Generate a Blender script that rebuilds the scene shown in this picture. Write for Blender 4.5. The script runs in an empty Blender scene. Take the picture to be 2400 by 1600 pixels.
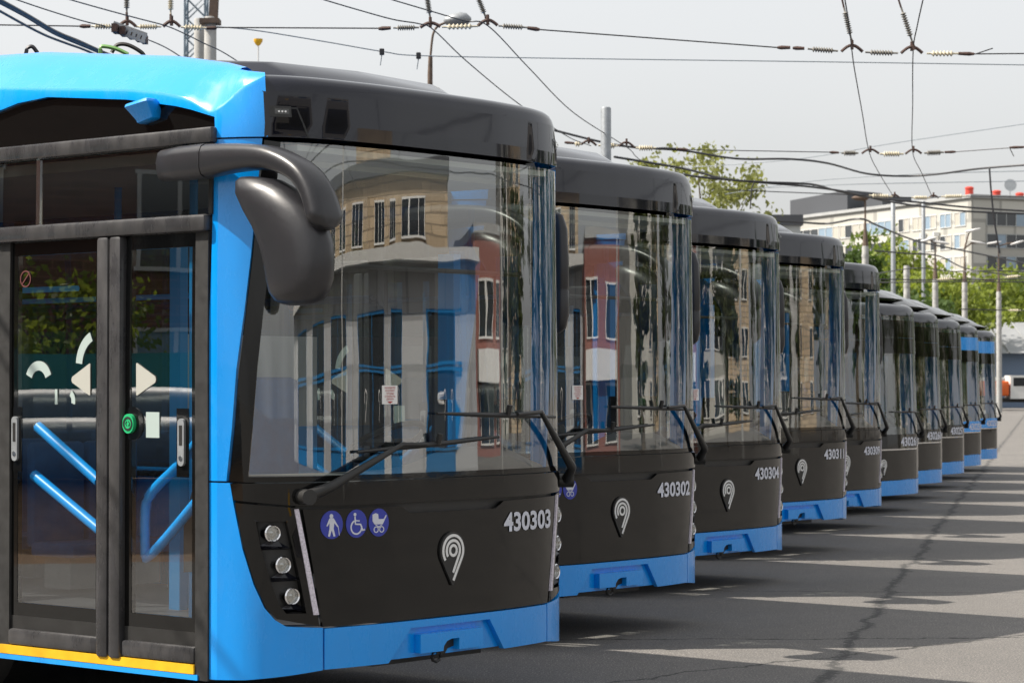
import bpy, bmesh, math, random
from mathutils import Vector, Matrix
from bisect import bisect_right
R = math.radians
scene = bpy.context.scene
COL = scene.collection
rng = random.Random(7)

# ------------------------------------------------------------------ camera, sky, sun, exposure
CAM_H = 1.74
F_PX = 85 / 36 * 2400.0
cam_d = bpy.data.cameras.new('camera'); cam = bpy.data.objects.new('camera', cam_d); COL.objects.link(cam)
PITCH = math.atan((903 - 800) / F_PX)
cam.location = (0, 0, CAM_H); cam.rotation_euler = (math.pi / 2 + PITCH, 0, 0)
cam_d.lens = 85; cam_d.sensor_width = 36; cam_d.clip_end = 3000; cam_d.clip_start = .1
cam_d.dof.use_dof = True; cam_d.dof.focus_distance = 14.0; cam_d.dof.aperture_fstop = 8.0
scene.camera = cam
SUN_EL = R(50)
to_sun = Vector((-math.cos(SUN_EL), -.06 * math.cos(SUN_EL), math.sin(SUN_EL))).normalized()
world = bpy.data.worlds.new('World'); scene.world = world; world.use_nodes = True
wn = world.node_tree.nodes; wl = world.node_tree.links; wn.clear()
sky = wn.new('ShaderNodeTexSky'); sky.sky_type = 'NISHITA'; sky.sun_disc = False
sky.sun_elevation = SUN_EL; sky.sun_rotation = math.atan2(to_sun.x, to_sun.y)
sky.air_density = 1.0; sky.dust_density = 4.0; sky.ozone_density = 1.0
hsv = wn.new('ShaderNodeHueSaturation'); hsv.inputs['Saturation'].default_value = .22; hsv.inputs['Value'].default_value = 1.45
# thin, even high cloud: a pale veil over the whole sky with soft patches
tc = wn.new('ShaderNodeTexCoord'); nz = wn.new('ShaderNodeTexNoise'); nz.inputs['Scale'].default_value = 2.2; nz.inputs['Detail'].default_value = 6
rmp = wn.new('ShaderNodeValToRGB'); rmp.color_ramp.elements[0].position = .38; rmp.color_ramp.elements[0].color = (.42, .42, .42, 1)
rmp.color_ramp.elements[1].position = .66; rmp.color_ramp.elements[1].color = (.85, .85, .85, 1)
mixw = wn.new('ShaderNodeMix'); mixw.data_type = 'RGBA'; mixw.inputs[7].default_value = (4.75, 4.78, 4.76, 1)
bg = wn.new('ShaderNodeBackground'); bg.inputs['Strength'].default_value = .10
wo = wn.new('ShaderNodeOutputWorld')
wl.new(sky.outputs[0], hsv.inputs['Color']); wl.new(tc.outputs['Generated'], nz.inputs['Vector']); wl.new(nz.outputs['Fac'], rmp.inputs['Fac'])
wl.new(rmp.outputs['Color'], mixw.inputs[0]); wl.new(hsv.outputs[0], mixw.inputs[6]); wl.new(mixw.outputs[2], bg.inputs['Color']); wl.new(bg.outputs[0], wo.inputs[0])
sun_d = bpy.data.lights.new('sun', 'SUN'); sun_d.energy = 4.4; sun_d.angle = R(.6); sun_d.color = (1, .92, .81)
sun = bpy.data.objects.new('sun', sun_d); COL.objects.link(sun); sun.location = (-30, 0, 40)
sun.rotation_euler = to_sun.to_track_quat('Z', 'Y').to_euler()
vs = scene.view_settings; vs.view_transform = 'Standard'; vs.look = 'None'; vs.exposure = .8; vs.gamma = 1; vs.use_curve_mapping = False
scene.cycles.max_bounces = 10; scene.cycles.transparent_max_bounces = 16; scene.cycles.sample_clamp_indirect = 6
scene.cycles.caustics_reflective = False; scene.cycles.caustics_refractive = False

def at(px, py, d):
    """world point that stands d metres into the scene where the photograph (2400 px wide) shows pixel px, py"""
    x = (px - 1200) / F_PX; y = -(py - 800) / F_PX; c, s = math.cos(PITCH), math.sin(PITCH)
    v = Vector((x, c - s * y, s + c * y)); return Vector((0, 0, CAM_H)) + v * (d / v.y)

# ------------------------------------------------------------------ materials
MATS = {}
def mat(name, col, rough=.5, metal=0, coat=0, spec=.5, noise=None, bump=None, emit=None, coat_rough=.03, nscale=8):
    m = bpy.data.materials.new(name); m.use_nodes = True; n = m.node_tree.nodes; l = m.node_tree.links
    b = n['Principled BSDF']; b.inputs['Base Color'].default_value = (*col, 1); b.inputs['Roughness'].default_value = rough
    b.inputs['Metallic'].default_value = metal; b.inputs['Coat Weight'].default_value = coat; b.inputs['Coat Roughness'].default_value = coat_rough
    b.inputs['Specular IOR Level'].default_value = spec
    if emit: b.inputs['Emission Color'].default_value = (*emit[0], 1); b.inputs['Emission Strength'].default_value = emit[1]
    if noise or bump:
        t = n.new('ShaderNodeTexCoord'); z = n.new('ShaderNodeTexNoise'); z.inputs['Scale'].default_value = nscale; z.inputs['Detail'].default_value = 7
        z.inputs['Roughness'].default_value = .65; l.new(t.outputs['Object'], z.inputs['Vector'])
        if noise:
            r = n.new('ShaderNodeValToRGB'); e = r.color_ramp.elements; e[0].position = .3; e[1].position = .7
            e[0].color = (*[c * (1 - noise) for c in col], 1); e[1].color = (*[min(1, c * (1 + noise)) for c in col], 1)
            l.new(z.outputs['Fac'], r.inputs['Fac']); l.new(r.outputs['Color'], b.inputs['Base Color'])
            mr = n.new('ShaderNodeMapRange'); mr.inputs['To Min'].default_value = max(0, rough * .8); mr.inputs['To Max'].default_value = min(1, rough * 1.25)
            l.new(z.outputs['Fac'], mr.inputs['Value']); l.new(mr.outputs[0], b.inputs['Roughness'])
        if bump:
            bp = n.new('ShaderNodeBump'); bp.inputs['Strength'].default_value = bump; bp.inputs['Distance'].default_value = .02
            l.new(z.outputs['Fac'], bp.inputs['Height']); l.new(bp.outputs[0], b.inputs['Normal'])
    MATS[name] = m; return m
def glass_mat(name, tint, blend, wave=.0, wscale=1.4, gcol=(1, 1, 1)):
    m = bpy.data.materials.new(name); m.use_nodes = True; n = m.node_tree.nodes; l = m.node_tree.links; n.clear()
    o = n.new('ShaderNodeOutputMaterial'); mx = n.new('ShaderNodeMixShader'); tr = n.new('ShaderNodeBsdfTransparent'); gl = n.new('ShaderNodeBsdfGlossy')
    lw = n.new('ShaderNodeLayerWeight'); lw.inputs['Blend'].default_value = .5; tr.inputs['Color'].default_value = (*tint, 1); gl.inputs['Roughness'].default_value = 0.0
    gl.inputs['Color'].default_value = (*gcol, 1)
    pw = n.new('ShaderNodeMath'); pw.operation = 'POWER'; pw.inputs[1].default_value = 5; ma = n.new('ShaderNodeMath'); ma.operation = 'MULTIPLY_ADD'; ma.inputs[1].default_value = 1 - blend; ma.inputs[2].default_value = blend
    l.new(lw.outputs['Facing'], pw.inputs[0]); l.new(pw.outputs[0], ma.inputs[0]); l.new(ma.outputs[0], mx.inputs[0]); l.new(tr.outputs[0], mx.inputs[1]); l.new(gl.outputs[0], mx.inputs[2]); l.new(mx.outputs[0], o.inputs[0])
    if wave:
        t = n.new('ShaderNodeTexCoord'); z = n.new('ShaderNodeTexNoise'); z.inputs['Scale'].default_value = wscale; z.inputs['Detail'].default_value = 1.5
        bp = n.new('ShaderNodeBump'); bp.inputs['Strength'].default_value = wave; bp.inputs['Distance'].default_value = .02
        l.new(t.outputs['Object'], z.inputs['Vector']); l.new(z.outputs['Fac'], bp.inputs['Height']); l.new(bp.outputs[0], gl.inputs['Normal']); l.new(bp.outputs[0], lw.inputs['Normal'])
    MATS[name] = m; return m
mat('blue', (.0, .30, .86), .28, coat=.4, noise=.04, nscale=1.2)
mat('blue_trim', (.005, .30, .72), .4)
mat('rail_blue', (.005, .30, .80), .35)
mat('blue_seat', (.02, .13, .38), .8, noise=.2)
mat('black_gloss', (.005, .005, .005), .03, coat=0, bump=.02, nscale=2.2, spec=.42)
mat('black_hood', (.008, .009, .016), .05, coat=0, bump=.012, nscale=2.0, spec=.5)
mat('black_matte', (.018, .018, .018), .45, noise=.2)
mat('rubber', (.018, .018, .018), .62, noise=.45, bump=.08, nscale=14)
mat('door_rubber', (.035, .035, .038), .32, noise=.3, bump=.05, nscale=9)
mat('mirror_plastic', (.02, .02, .0235), .33, noise=.08, nscale=60, bump=.01)
mat('chrome', (.75, .75, .77), .12, metal=1)
mat('lamp_reflector', (.42, .43, .45), .12, metal=1)
mat('led', (.62, .58, .66), .35, noise=.35, nscale=90)
mat('white_print', (.62, .64, .72), .5)
mat('white_paint', (.78, .78, .77), .45, noise=.05)
mat('sticker', (.42, .42, .38), .5)
mat('sticker_pale', (.38, .46, .44), .5)
mat('sign_blue', (.03, .045, .36), .4)
mat('yellow', (.75, .42, .01), .5, noise=.12)
mat('green', (.02, .42, .16), .35)
mat('red_print', (.40, .03, .03), .5)
mat('faded_red', (.12, .03, .03), .6)
mat('interior_grey', (.30, .30, .30), .6, noise=.08)
mat('interior_pale', (.55, .55, .53), .55)
mat('dash', (.085, .09, .095), .6, noise=.1)
mat('floor_vinyl', (.10, .10, .11), .5)
mat('tyre', (.02, .02, .02), .8, noise=.2)
mat('rim', (.35, .35, .36), .4, metal=.8)
mat('rust', (.075, .042, .034), .75, noise=.5, nscale=20)
mat('porcelain', (.55, .5, .38), .35, noise=.2)
mat('porcelain_grey', (.20, .19, .17), .4, noise=.25)
mat('wire', (.035, .035, .04), .5, metal=.3)
mat('wire_pale', (.16, .19, .22), .5)
mat('galvanised', (.30, .32, .34), .45, metal=.4, noise=.2)
mat('concrete', (.36, .36, .35), .85, noise=.2, bump=.1, nscale=5)
mat('pole_rust', (.12, .085, .065), .8, noise=.4)
mat('lamp_white', (.6, .6, .6), .4)
mat('cable_green', (.16, .33, .10), .5); mat('cable_yellow', (.6, .55, .03), .5)
mat('pavilion_wall', (.42, .43, .44), .7, noise=.08)
mat('pavilion_blue', (.01, .14, .34), .4)
mat('facade_panel', (.43, .425, .39), .85, noise=.12, nscale=.4)
mat('facade_shade', (.40, .42, .42), .85, noise=.1, nscale=.4)
mat('brick_wall', (.17, .085, .06), .85, noise=.3, nscale=3)
mat('beige_brick', (.47, .37, .25), .85, noise=.15, nscale=3)
mat('red_wall', (.26, .11, .09), .8, noise=.12)
mat('roof_dark', (.06, .065, .075), .7)
mat('roof_pale', (.36, .37, .37), .6, noise=.1, nscale=.5)
mat('shed_roof', (.24, .25, .26), .6, noise=.1, nscale=.5)
mat('shed_wall', (.16, .22, .32), .7, noise=.06)
mat('red_drum', (.5, .05, .03), .5)
mat('orange', (.72, .13, .02), .5)
mat('window_dark', (.03, .035, .04), .08, spec=.8)
mat('window_blue', (.22, .3, .38), .15, spec=.8)
mat('frame_white', (.7, .7, .68), .5)
mat('curtain', (.42, .40, .35), .8)
mat('bark', (.09, .07, .05), .9, noise=.4)
mat('soil', (.30, .19, .11), .95, noise=.3, nscale=4)
mat('pipe_blue', (.11, .16, .21), .45, noise=.2)
mat('tarpaulin', (.03, .25, .28), .5)
def grime(name, amt, dust=(.16, .14, .12)):
    m = MATS[name]; n = m.node_tree.nodes; l = m.node_tree.links; b = n['Principled BSDF']
    t = n.new('ShaderNodeTexCoord'); mp = n.new('ShaderNodeMapping'); mp.inputs['Scale'].default_value = (1.5, 1.5, .5); l.new(t.outputs['Object'], mp.inputs[0])
    a = n.new('ShaderNodeTexNoise'); a.inputs['Scale'].default_value = 3.2; a.inputs['Detail'].default_value = 9; a.inputs['Roughness'].default_value = .72; l.new(mp.outputs[0], a.inputs['Vector'])
    r = n.new('ShaderNodeValToRGB'); r.color_ramp.elements[0].position = .45; r.color_ramp.elements[1].position = .8; r.color_ramp.elements[1].color = (amt, amt, amt, 1); l.new(a.outputs['Fac'], r.inputs[0])
    mx = n.new('ShaderNodeMix'); mx.data_type = 'RGBA'; l.new(r.outputs[0], mx.inputs[0]); mx.inputs[7].default_value = (*dust, 1)
    src = b.inputs['Base Color'].links
    if src: l.new(src[0].from_socket, mx.inputs[6])
    else: mx.inputs[6].default_value = b.inputs['Base Color'].default_value[:]
    l.new(mx.outputs[2], b.inputs['Base Color'])
    mr = n.new('ShaderNodeMapRange'); mr.inputs['From Min'].default_value = .4; mr.inputs['From Max'].default_value = .8; mr.inputs['To Min'].default_value = b.inputs['Roughness'].default_value * .7; mr.inputs['To Max'].default_value = b.inputs['Roughness'].default_value + .16
    l.new(a.outputs['Fac'], mr.inputs[0]); l.new(mr.outputs[0], b.inputs['Roughness'])
grime('blue', .08, (.2, .3, .38)); grime('door_rubber', .25, (.2, .19, .18))
def courses(name, w, h, dark=.6):
    m = MATS[name]; n = m.node_tree.nodes; l = m.node_tree.links; b = n['Principled BSDF']; c = b.inputs['Base Color'].default_value[:3]
    g = n.new('ShaderNodeNewGeometry'); sp = n.new('ShaderNodeSeparateXYZ'); l.new(g.outputs['Position'], sp.inputs[0]); ad = n.new('ShaderNodeMath'); ad.operation = 'ADD'; l.new(sp.outputs[0], ad.inputs[0]); l.new(sp.outputs[1], ad.inputs[1])
    cb = n.new('ShaderNodeCombineXYZ'); l.new(ad.outputs[0], cb.inputs[0]); l.new(sp.outputs[2], cb.inputs[1])
    t = n.new('ShaderNodeTexBrick'); l.new(cb.outputs[0], t.inputs['Vector']); t.inputs['Scale'].default_value = 1; t.inputs['Brick Width'].default_value = w; t.inputs['Row Height'].default_value = h; t.inputs['Mortar Size'].default_value = h * .09
    t.inputs['Color1'].default_value = (*[q * 1.15 for q in c], 1); t.inputs['Color2'].default_value = (*[q * .8 for q in c], 1); t.inputs['Mortar'].default_value = (*[q * dark for q in c], 1)
    l.new(t.outputs['Color'], b.inputs['Base Color'])
courses('beige_brick', .9, .32, .5); courses('brick_wall', .5, .16, 1.5); courses('pavilion_wall', 2.5, 1.25, .75); courses('facade_panel', 6.0, 2.95, .7)
def leaf_mat(name, c):
    m = mat(name, c, .55, noise=.35, nscale=1.1, spec=.3); n = m.node_tree.nodes; l = m.node_tree.links
    t = n.new('ShaderNodeBsdfTranslucent'); t.inputs['Color'].default_value = (c[0] * 1.5, c[1] * 1.5, c[2] * .8, 1); mx = n.new('ShaderNodeMixShader'); mx.inputs[0].default_value = .4
    o = n['Material Output']; l.new(n['Principled BSDF'].outputs[0], mx.inputs[1]); l.new(t.outputs[0], mx.inputs[2]); l.new(mx.outputs[0], o.inputs[0])
leaf_mat('leaf', (.115, .16, .04)); leaf_mat('leaf_bright', (.19, .235, .045)); leaf_mat('leaf_dark', (.06, .10, .025)); leaf_mat('leaf_olive', (.20, .215, .085)); leaf_mat('leaf_deep', (.055, .07, .02))
glass_mat('windshield', (.8, .86, .85), .19, wave=.06, wscale=1.8)
glass_mat('side_glass', (.34, .36, .35), .11, wave=.03)
glass_mat('door_glass', (.9, .93, .92), .15, wave=.03)
glass_mat('lens', (.95, .95, .93), .06)

def asphalt():
    m = bpy.data.materials.new('asphalt'); m.use_nodes = True; n = m.node_tree.nodes; l = m.node_tree.links; b = n['Principled BSDF']
    g = n.new('ShaderNodeNewGeometry'); P = g.outputs['Position']
    def noise(sc, det, rough=.6, vec=P):
        z = n.new('ShaderNodeTexNoise'); z.inputs['Scale'].default_value = sc; z.inputs['Detail'].default_value = det; z.inputs['Roughness'].default_value = rough; l.new(vec, z.inputs['Vector']); return z.outputs['Fac']
    def math_(op, a, bb=None, cc=None):
        x = n.new('ShaderNodeMath'); x.operation = op
        for i, v in enumerate((a, bb, cc)):
            if v is None: continue
            if isinstance(v, (int, float)): x.inputs[i].default_value = v
            else: l.new(v, x.inputs[i])
        return x.outputs[0]
    def mixc(f, a, c):
        x = n.new('ShaderNodeMix'); x.data_type = 'RGBA'
        if isinstance(f, float): x.inputs[0].default_value = f
        else: l.new(f, x.inputs[0])
        for i, v in ((6, a), (7, c)):
            if isinstance(v, tuple): x.inputs[i].default_value = (*v, 1)
            else: l.new(v, x.inputs[i])
        return x.outputs[2]
    sp = n.new('ShaderNodeSeparateXYZ'); l.new(P, sp.inputs[0]); X, Y = sp.outputs[0], sp.outputs[1]
    fine = noise(75, 3); mid = noise(7, 6); big = noise(.5, 6)
    def ramp(f, p0, p1, c0=(0, 0, 0), c1=(1, 1, 1)):
        r = n.new('ShaderNodeValToRGB'); e = r.color_ramp.elements; e[0].position = p0; e[1].position = p1; e[0].color = (*c0, 1); e[1].color = (*c1, 1); l.new(f, r.inputs[0]); return r.outputs['Color']
    col = ramp(big, .3, .72, (.225, .212, .2), (.335, .312, .288))
    col = mixc(math_('MULTIPLY', ramp(mid, .35, .68), .45), col, (.185, .178, .172))
    col = mixc(math_('MULTIPLY', ramp(fine, .56, .68), .75), col, (.40, .385, .36))
    col = mixc(math_('MULTIPLY', ramp(fine, .44, .32), .7), col, (.06, .06, .06))
    # tar-filled joints: ragged lines across the yard
    wob = math_('SUBTRACT', noise(1.1, 6, .7), .5); wob2 = math_('SUBTRACT', noise(22, 5, .8), .5)
    def joint(x0, y0, x1, y1, w, ragged, strength, colr):
        nonlocal col
        dx, dy = x1 - x0, y1 - y0; L = math.hypot(dx, dy); dx /= L; dy /= L
        dist = math_('ADD', math_('MULTIPLY', math_('SUBTRACT', X, x0), -dy), math_('MULTIPLY', math_('SUBTRACT', Y, y0), dx))
        dist = math_('ADD', dist, math_('ADD', math_('MULTIPLY', wob, .5), math_('MULTIPLY', wob2, ragged)))
        if w > .05: strength = math_('MULTIPLY', ramp(noise(2.6, 5, .7), .36, .60), strength)
        d = math_('ABSOLUTE', dist); f = math_('MULTIPLY', math_('SUBTRACT', 1.0, math_('MINIMUM', math_('DIVIDE', d, w), 1.0)), strength)
        col = mixc(math_('MINIMUM', f, .92), col, colr); return f
    joint(1.79, 14.15, 8.6, 44.9, .05, .30, 1.6, (.05, .05, .05))
    joint(-1, 16.55, 9, 17.0, .022, .05, 1.6, (.03, .03, .03))
    joint(0, 20.6, 9, 20.2, .02, .05, 1.2, (.04, .04, .04))
    joint(-1.5, 12.4, 1.2, 14.8, .02, .08, 1.4, (.03, .03, .03))
    l.new(col, b.inputs['Base Color']); b.inputs['Roughness'].default_value = .82; b.inputs['Specular IOR Level'].default_value = .3
    bp = n.new('ShaderNodeBump'); bp.inputs['Strength'].default_value = .5; bp.inputs['Distance'].default_value = .006; l.new(fine, bp.inputs['Height']); l.new(bp.outputs[0], b.inputs['Normal'])
    MATS['asphalt'] = m
asphalt()

# ------------------------------------------------------------------ mesh helpers
def finish(name, bm, m, parent=None, smooth=40, loc=None):
    bmesh.ops.remove_doubles(bm, verts=bm.verts, dist=1e-5)
    me = bpy.data.meshes.new(name); bm.to_mesh(me); bm.free()
    if smooth:
        me.polygons.foreach_set('use_smooth', [True] * len(me.polygons)); me.set_sharp_from_angle(angle=R(smooth))
    me.materials.append(MATS[m]); o = bpy.data.objects.new(name, me); COL.objects.link(o)
    if parent: o.parent = parent
    if loc is not None: o.location = loc
    return o
def tag(o, label=None, cat=None, group=None, kind=None):
    if label: o['label'] = label
    if cat: o['category'] = cat
    if group: o['group'] = group
    if kind: o['kind'] = kind
    return o
def empty(name, loc=(0, 0, 0), rz=0):
    o = bpy.data.objects.new(name, None); COL.objects.link(o); o.location = loc; o.rotation_euler.z = rz; o.empty_display_size = .2; return o
def copy_tree(o, parent=None):
    c = o.copy(); COL.objects.link(c); c.parent = parent
    for ch in list(o.children): copy_tree(ch, c)
    return c
def box(bm, x0, x1, y0, y1, z0, z1, M=None, bev=0):
    r = bmesh.ops.create_cube(bm, size=1); vs_ = r['verts']
    for v in vs_:
        v.co = Vector((x0 + (v.co.x + .5) * (x1 - x0), y0 + (v.co.y + .5) * (y1 - y0), z0 + (v.co.z + .5) * (z1 - z0)))
    if bev:
        es = list({e for v in vs_ for e in v.link_edges}); g = bmesh.ops.bevel(bm, geom=es, offset=bev, segments=2, affect='EDGES', profile=.5)
        vs_ = list({v for f in g['faces'] for v in f.verts} | {v for v in vs_ if v.is_valid})
    if M is not None:
        for v in vs_: v.co = M @ v.co
    return vs_
def mk(fn):
    bm = bmesh.new(); fn(bm); return bm
def boxo(name, m, parent, *a, **k):
    bm = bmesh.new(); box(bm, *a, **k); return finish(name, bm, m, parent, smooth=30 if k.get('bev') else 0)
def tube(bm, pts, rad, n=6, cap=True):
    pts = [Vector(p) for p in pts]; rings = []
    for i, p in enumerate(pts):
        t = (pts[min(i + 1, len(pts) - 1)] - pts[max(i - 1, 0)]).normalized()
        a = Vector((0, 0, 1)) if abs(t.z) < .9 else Vector((1, 0, 0)); e1 = t.cross(a).normalized(); e2 = t.cross(e1)
        r = rad[i] if isinstance(rad, (list, tuple)) else rad
        rings.append([bm.verts.new(p + (e1 * math.cos(2 * math.pi * k / n) + e2 * math.sin(2 * math.pi * k / n)) * r) for k in range(n)])
    for a, b in zip(rings, rings[1:]):
        for k in range(n): bm.faces.new((a[k], a[(k + 1) % n], b[(k + 1) % n], b[k]))
    if cap: bm.faces.new(rings[0][::-1]); bm.faces.new(rings[-1])
def tubeo(name, m, parent, pts, rad, n=6):
    bm = bmesh.new(); tube(bm, pts, rad, n); return finish(name, bm, m, parent, 50)
def lathe(bm, prof, n=12, M=None):
    rings = []
    for r, z in prof:
        rings.append([bm.verts.new((r * math.cos(2 * math.pi * k / n), r * math.sin(2 * math.pi * k / n), z)) for k in range(n)])
    for a, b in zip(rings, rings[1:]):
        for k in range(n): bm.faces.new((a[k], a[(k + 1) % n], b[(k + 1) % n], b[k]))
    bm.faces.new(rings[0][::-1]); bm.faces.new(rings[-1])
    if M is not None:
        for rg in rings:
            for v in rg: v.co = M @ v.co
def interp(tab, x):
    if x <= tab[0][0]: return tab[0][1]
    for (a, b), (c, d) in zip(tab, tab[1:]):
        if x <= c: return b + (d - b) * (x - a) / (c - a)
    return tab[-1][1]
def catmull(pts, k=8):
    pts = [Vector(p) for p in pts]; out = []
    for i in range(len(pts) - 1):
        p0 = pts[i - 1] if i else pts[0] * 2 - pts[1]; p1, p2 = pts[i], pts[i + 1]; p3 = pts[i + 2] if i + 2 < len(pts) else p2 * 2 - p1
        for j in range(k):
            t = j / k; out.append(.5 * (2 * p1 + (p2 - p0) * t + (2 * p0 - 5 * p1 + 4 * p2 - p3) * t * t + (3 * p1 - p0 - 3 * p2 + p3) * t ** 3))
    out.append(pts[-1]); return out

# ------------------------------------------------------------------ bus skin: plan curve (s) x height (z)
class Skin:
    def __init__(self, pr, rake, taper, widen=None):
        self.widen = widen
        half = catmull([(x, y, 0) for x, y in pr], 10)
        self.t = []; s = 0
        for i, p in enumerate(half):
            if i: s += (p - half[i - 1]).length
            a = half[max(i - 1, 0)]; b = half[min(i + 1, len(half) - 1)]; d = (b - a).normalized()
            if i == 0: d = Vector((1, 0, 0))
            self.t.append((s, p.x, p.y, d.y, -d.x))
        self.S1 = s; self.hw = half[-1].x; self.yc = half[-1].y; self.rake = rake; self.taper = taper
        self.ss = [q[0] for q in self.t]
    def plan(self, s):
        a = abs(s); g = 1 if s >= 0 else -1
        if a >= self.S1: return g * self.hw, self.yc + a - self.S1, g * 1.0, 0.0
        i = max(0, min(bisect_right(self.ss, a) - 1, len(self.t) - 2)); q, r = self.t[i], self.t[i + 1]; f = (a - q[0]) / (r[0] - q[0])
        x, y, nx, ny = [q[k] + (r[k] - q[k]) * f for k in range(1, 5)]; l = math.hypot(nx, ny)
        return g * x, y, g * nx / l, ny / l
    def P(self, s, z, off=0):
        x, y, nx, ny = self.plan(s)
        return Vector(((x + nx * off) * self.taper(z), y + ny * off + self.rake(z), z))
    def sx(self, x):
        a = abs(x); g = 1 if x >= 0 else -1
        if self.widen: a = interp(self.widen, a)
        for q, r in zip(self.t, self.t[1:]):
            if a <= r[1]: return g * (q[0] + (r[0] - q[0]) * (a - q[1]) / (r[1] - q[1]))
        return g * self.S1
    def sy(self, g, y): return g * (self.S1 + y - self.yc)
    def front(self, pts): return [(self.sx(x / self.taper(z)), z) for x, z in pts]
    def side(self, g, pts): return [(self.sy(g, y), z) for y, z in pts]

def patch_bm(bm, skin, poly, off=0., thick=.02, ds=.045):
    ar = sum(a[0] * b[1] - b[0] * a[1] for a, b in zip(poly, poly[1:] + poly[:1]))
    if ar < 0: poly = poly[::-1]
    t = bmesh.new(); vs_ = [t.verts.new((p[0], 0, p[1])) for p in poly]; t.faces.new(vs_)
    s0, s1 = min(p[0] for p in poly), max(p[0] for p in poly)
    k = math.ceil(max(s0, -skin.S1 - .001) / ds)
    cuts = []
    while k * ds < min(s1, skin.S1 + .001): cuts.append(k * ds); k += 1
    cuts += [-skin.S1, skin.S1]
    for c in cuts:
        if s0 + 1e-4 < c < s1 - 1e-4: bmesh.ops.bisect_plane(t, geom=t.verts[:] + t.edges[:] + t.faces[:], plane_co=(c, 0, 0), plane_no=(1, 0, 0), dist=1e-5)
    z0, z1 = min(p[1] for p in poly), max(p[1] for p in poly)
    if z1 - z0 > .5:
        nzc = int((z1 - z0) / .25)
        for i in range(1, nzc):
            bmesh.ops.bisect_plane(t, geom=t.verts[:] + t.edges[:] + t.faces[:], plane_co=(0, 0, z0 + (z1 - z0) * i / nzc), plane_no=(0, 0, 1), dist=1e-5)
    big = [f for f in t.faces if len(f.verts) > 4]
    if big: bmesh.ops.triangulate(t, faces=big)
    t.verts.ensure_lookup_table(); out, inn = {}, {}
    for v in t.verts:
        out[v] = bm.verts.new(skin.P(v.co.x, v.co.z, off))
        if thick: inn[v] = bm.verts.new(skin.P(v.co.x, v.co.z, off - thick))
    for f in t.faces:
        # the face was drawn in the (s, z) plane; looking from the front +s is right
        f.normal_update(); vv = list(f.verts)
        if f.normal.y > 0: vv = vv[::-1]
        bm.faces.new([out[v] for v in vv])
        if thick: bm.faces.new([inn[v] for v in vv[::-1]])
        if thick:
            for a, b in zip(vv, vv[1:] + vv[:1]):
                e = t.edges.get((a, b))
                if e.is_boundary: bm.faces.new((out[a], inn[a], inn[b], out[b]))
    t.free()
def patch(name, m, parent, skin, poly, off=0., thick=.02, smooth=38):
    bm = bmesh.new()
    for p in (poly if isinstance(poly[0], list) else [poly]): patch_bm(bm, skin, p, off, thick)
    return finish(name, bm, m, parent, smooth)
def circle(cx, cz, r, n=24, rz=None): return [(cx + r * math.cos(2 * math.pi * k / n), cz + (rz or r) * math.sin(2 * math.pi * k / n)) for k in range(n)]
def decal(name, m, parent, skin, shapes, off=.004, thick=.003):
    """flat print: shapes are polygons in (s, z)"""
    bm = bmesh.new()
    for sh in shapes:
        ar = sum(a[0] * b[1] - b[0] * a[1] for a, b in zip(sh, sh[1:] + sh[:1]))
        if ar < 0: sh = sh[::-1]
        patch_bm(bm, skin, sh, off, thick, ds=.09)
    return finish(name, bm, m, parent, 0)
def stroke(pts, w):
    """polygons of a line of width w through 2-D points"""
    out = []; n = len(pts); L, Rr = [], []
    for i in range(n):
        a = pts[max(i - 1, 0)]; b = pts[min(i + 1, n - 1)]; dx, dy = b[0] - a[0], b[1] - a[1]; l = math.hypot(dx, dy) or 1
        L.append((pts[i][0] - dy / l * w / 2, pts[i][1] + dx / l * w / 2)); Rr.append((pts[i][0] + dy / l * w / 2, pts[i][1] - dx / l * w / 2))
    for i in range(n - 1): out.append([Rr[i], Rr[i + 1], L[i + 1], L[i]])
    return out
def ring(cx, cz, r, w, a0=0, a1=360, n=20):
    return stroke([(cx + r * math.cos(R(a0 + (a1 - a0) * k / n)), cz + r * math.sin(R(a0 + (a1 - a0) * k / n))) for k in range(n + 1)], w)
def text_mesh(txt, bold=.012):
    c = bpy.data.curves.new('lettering', 'FONT'); c.body = txt; c.size = 1; c.offset = bold; c.resolution_u = 3; c.fill_mode = 'FRONT'
    o = bpy.data.objects.new('lettering', c); COL.objects.link(o); bpy.context.view_layer.update()
    me = bpy.data.meshes.new_from_object(o.evaluated_get(bpy.context.evaluated_depsgraph_get())); bpy.data.objects.remove(o); bpy.data.curves.remove(c); return me
def text_on(name, txt, m, parent, fn, w, h, bold=.012):
    """lettering scaled to w x h and laid on a surface by fn(u, v)"""
    me = text_mesh(txt, bold); xs = [v.co.x for v in me.vertices]; ys = [v.co.y for v in me.vertices]
    x0, x1, y0, y1 = min(xs), max(xs), min(ys), max(ys)
    for v in me.vertices: v.co = fn((v.co.x - x0) / (x1 - x0) * w, (v.co.y - y0) / (y1 - y0) * h)
    me.materials.clear(); me.materials.append(MATS[m]); o = bpy.data.objects.new(name, me); COL.objects.link(o); o.parent = parent; return o

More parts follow.
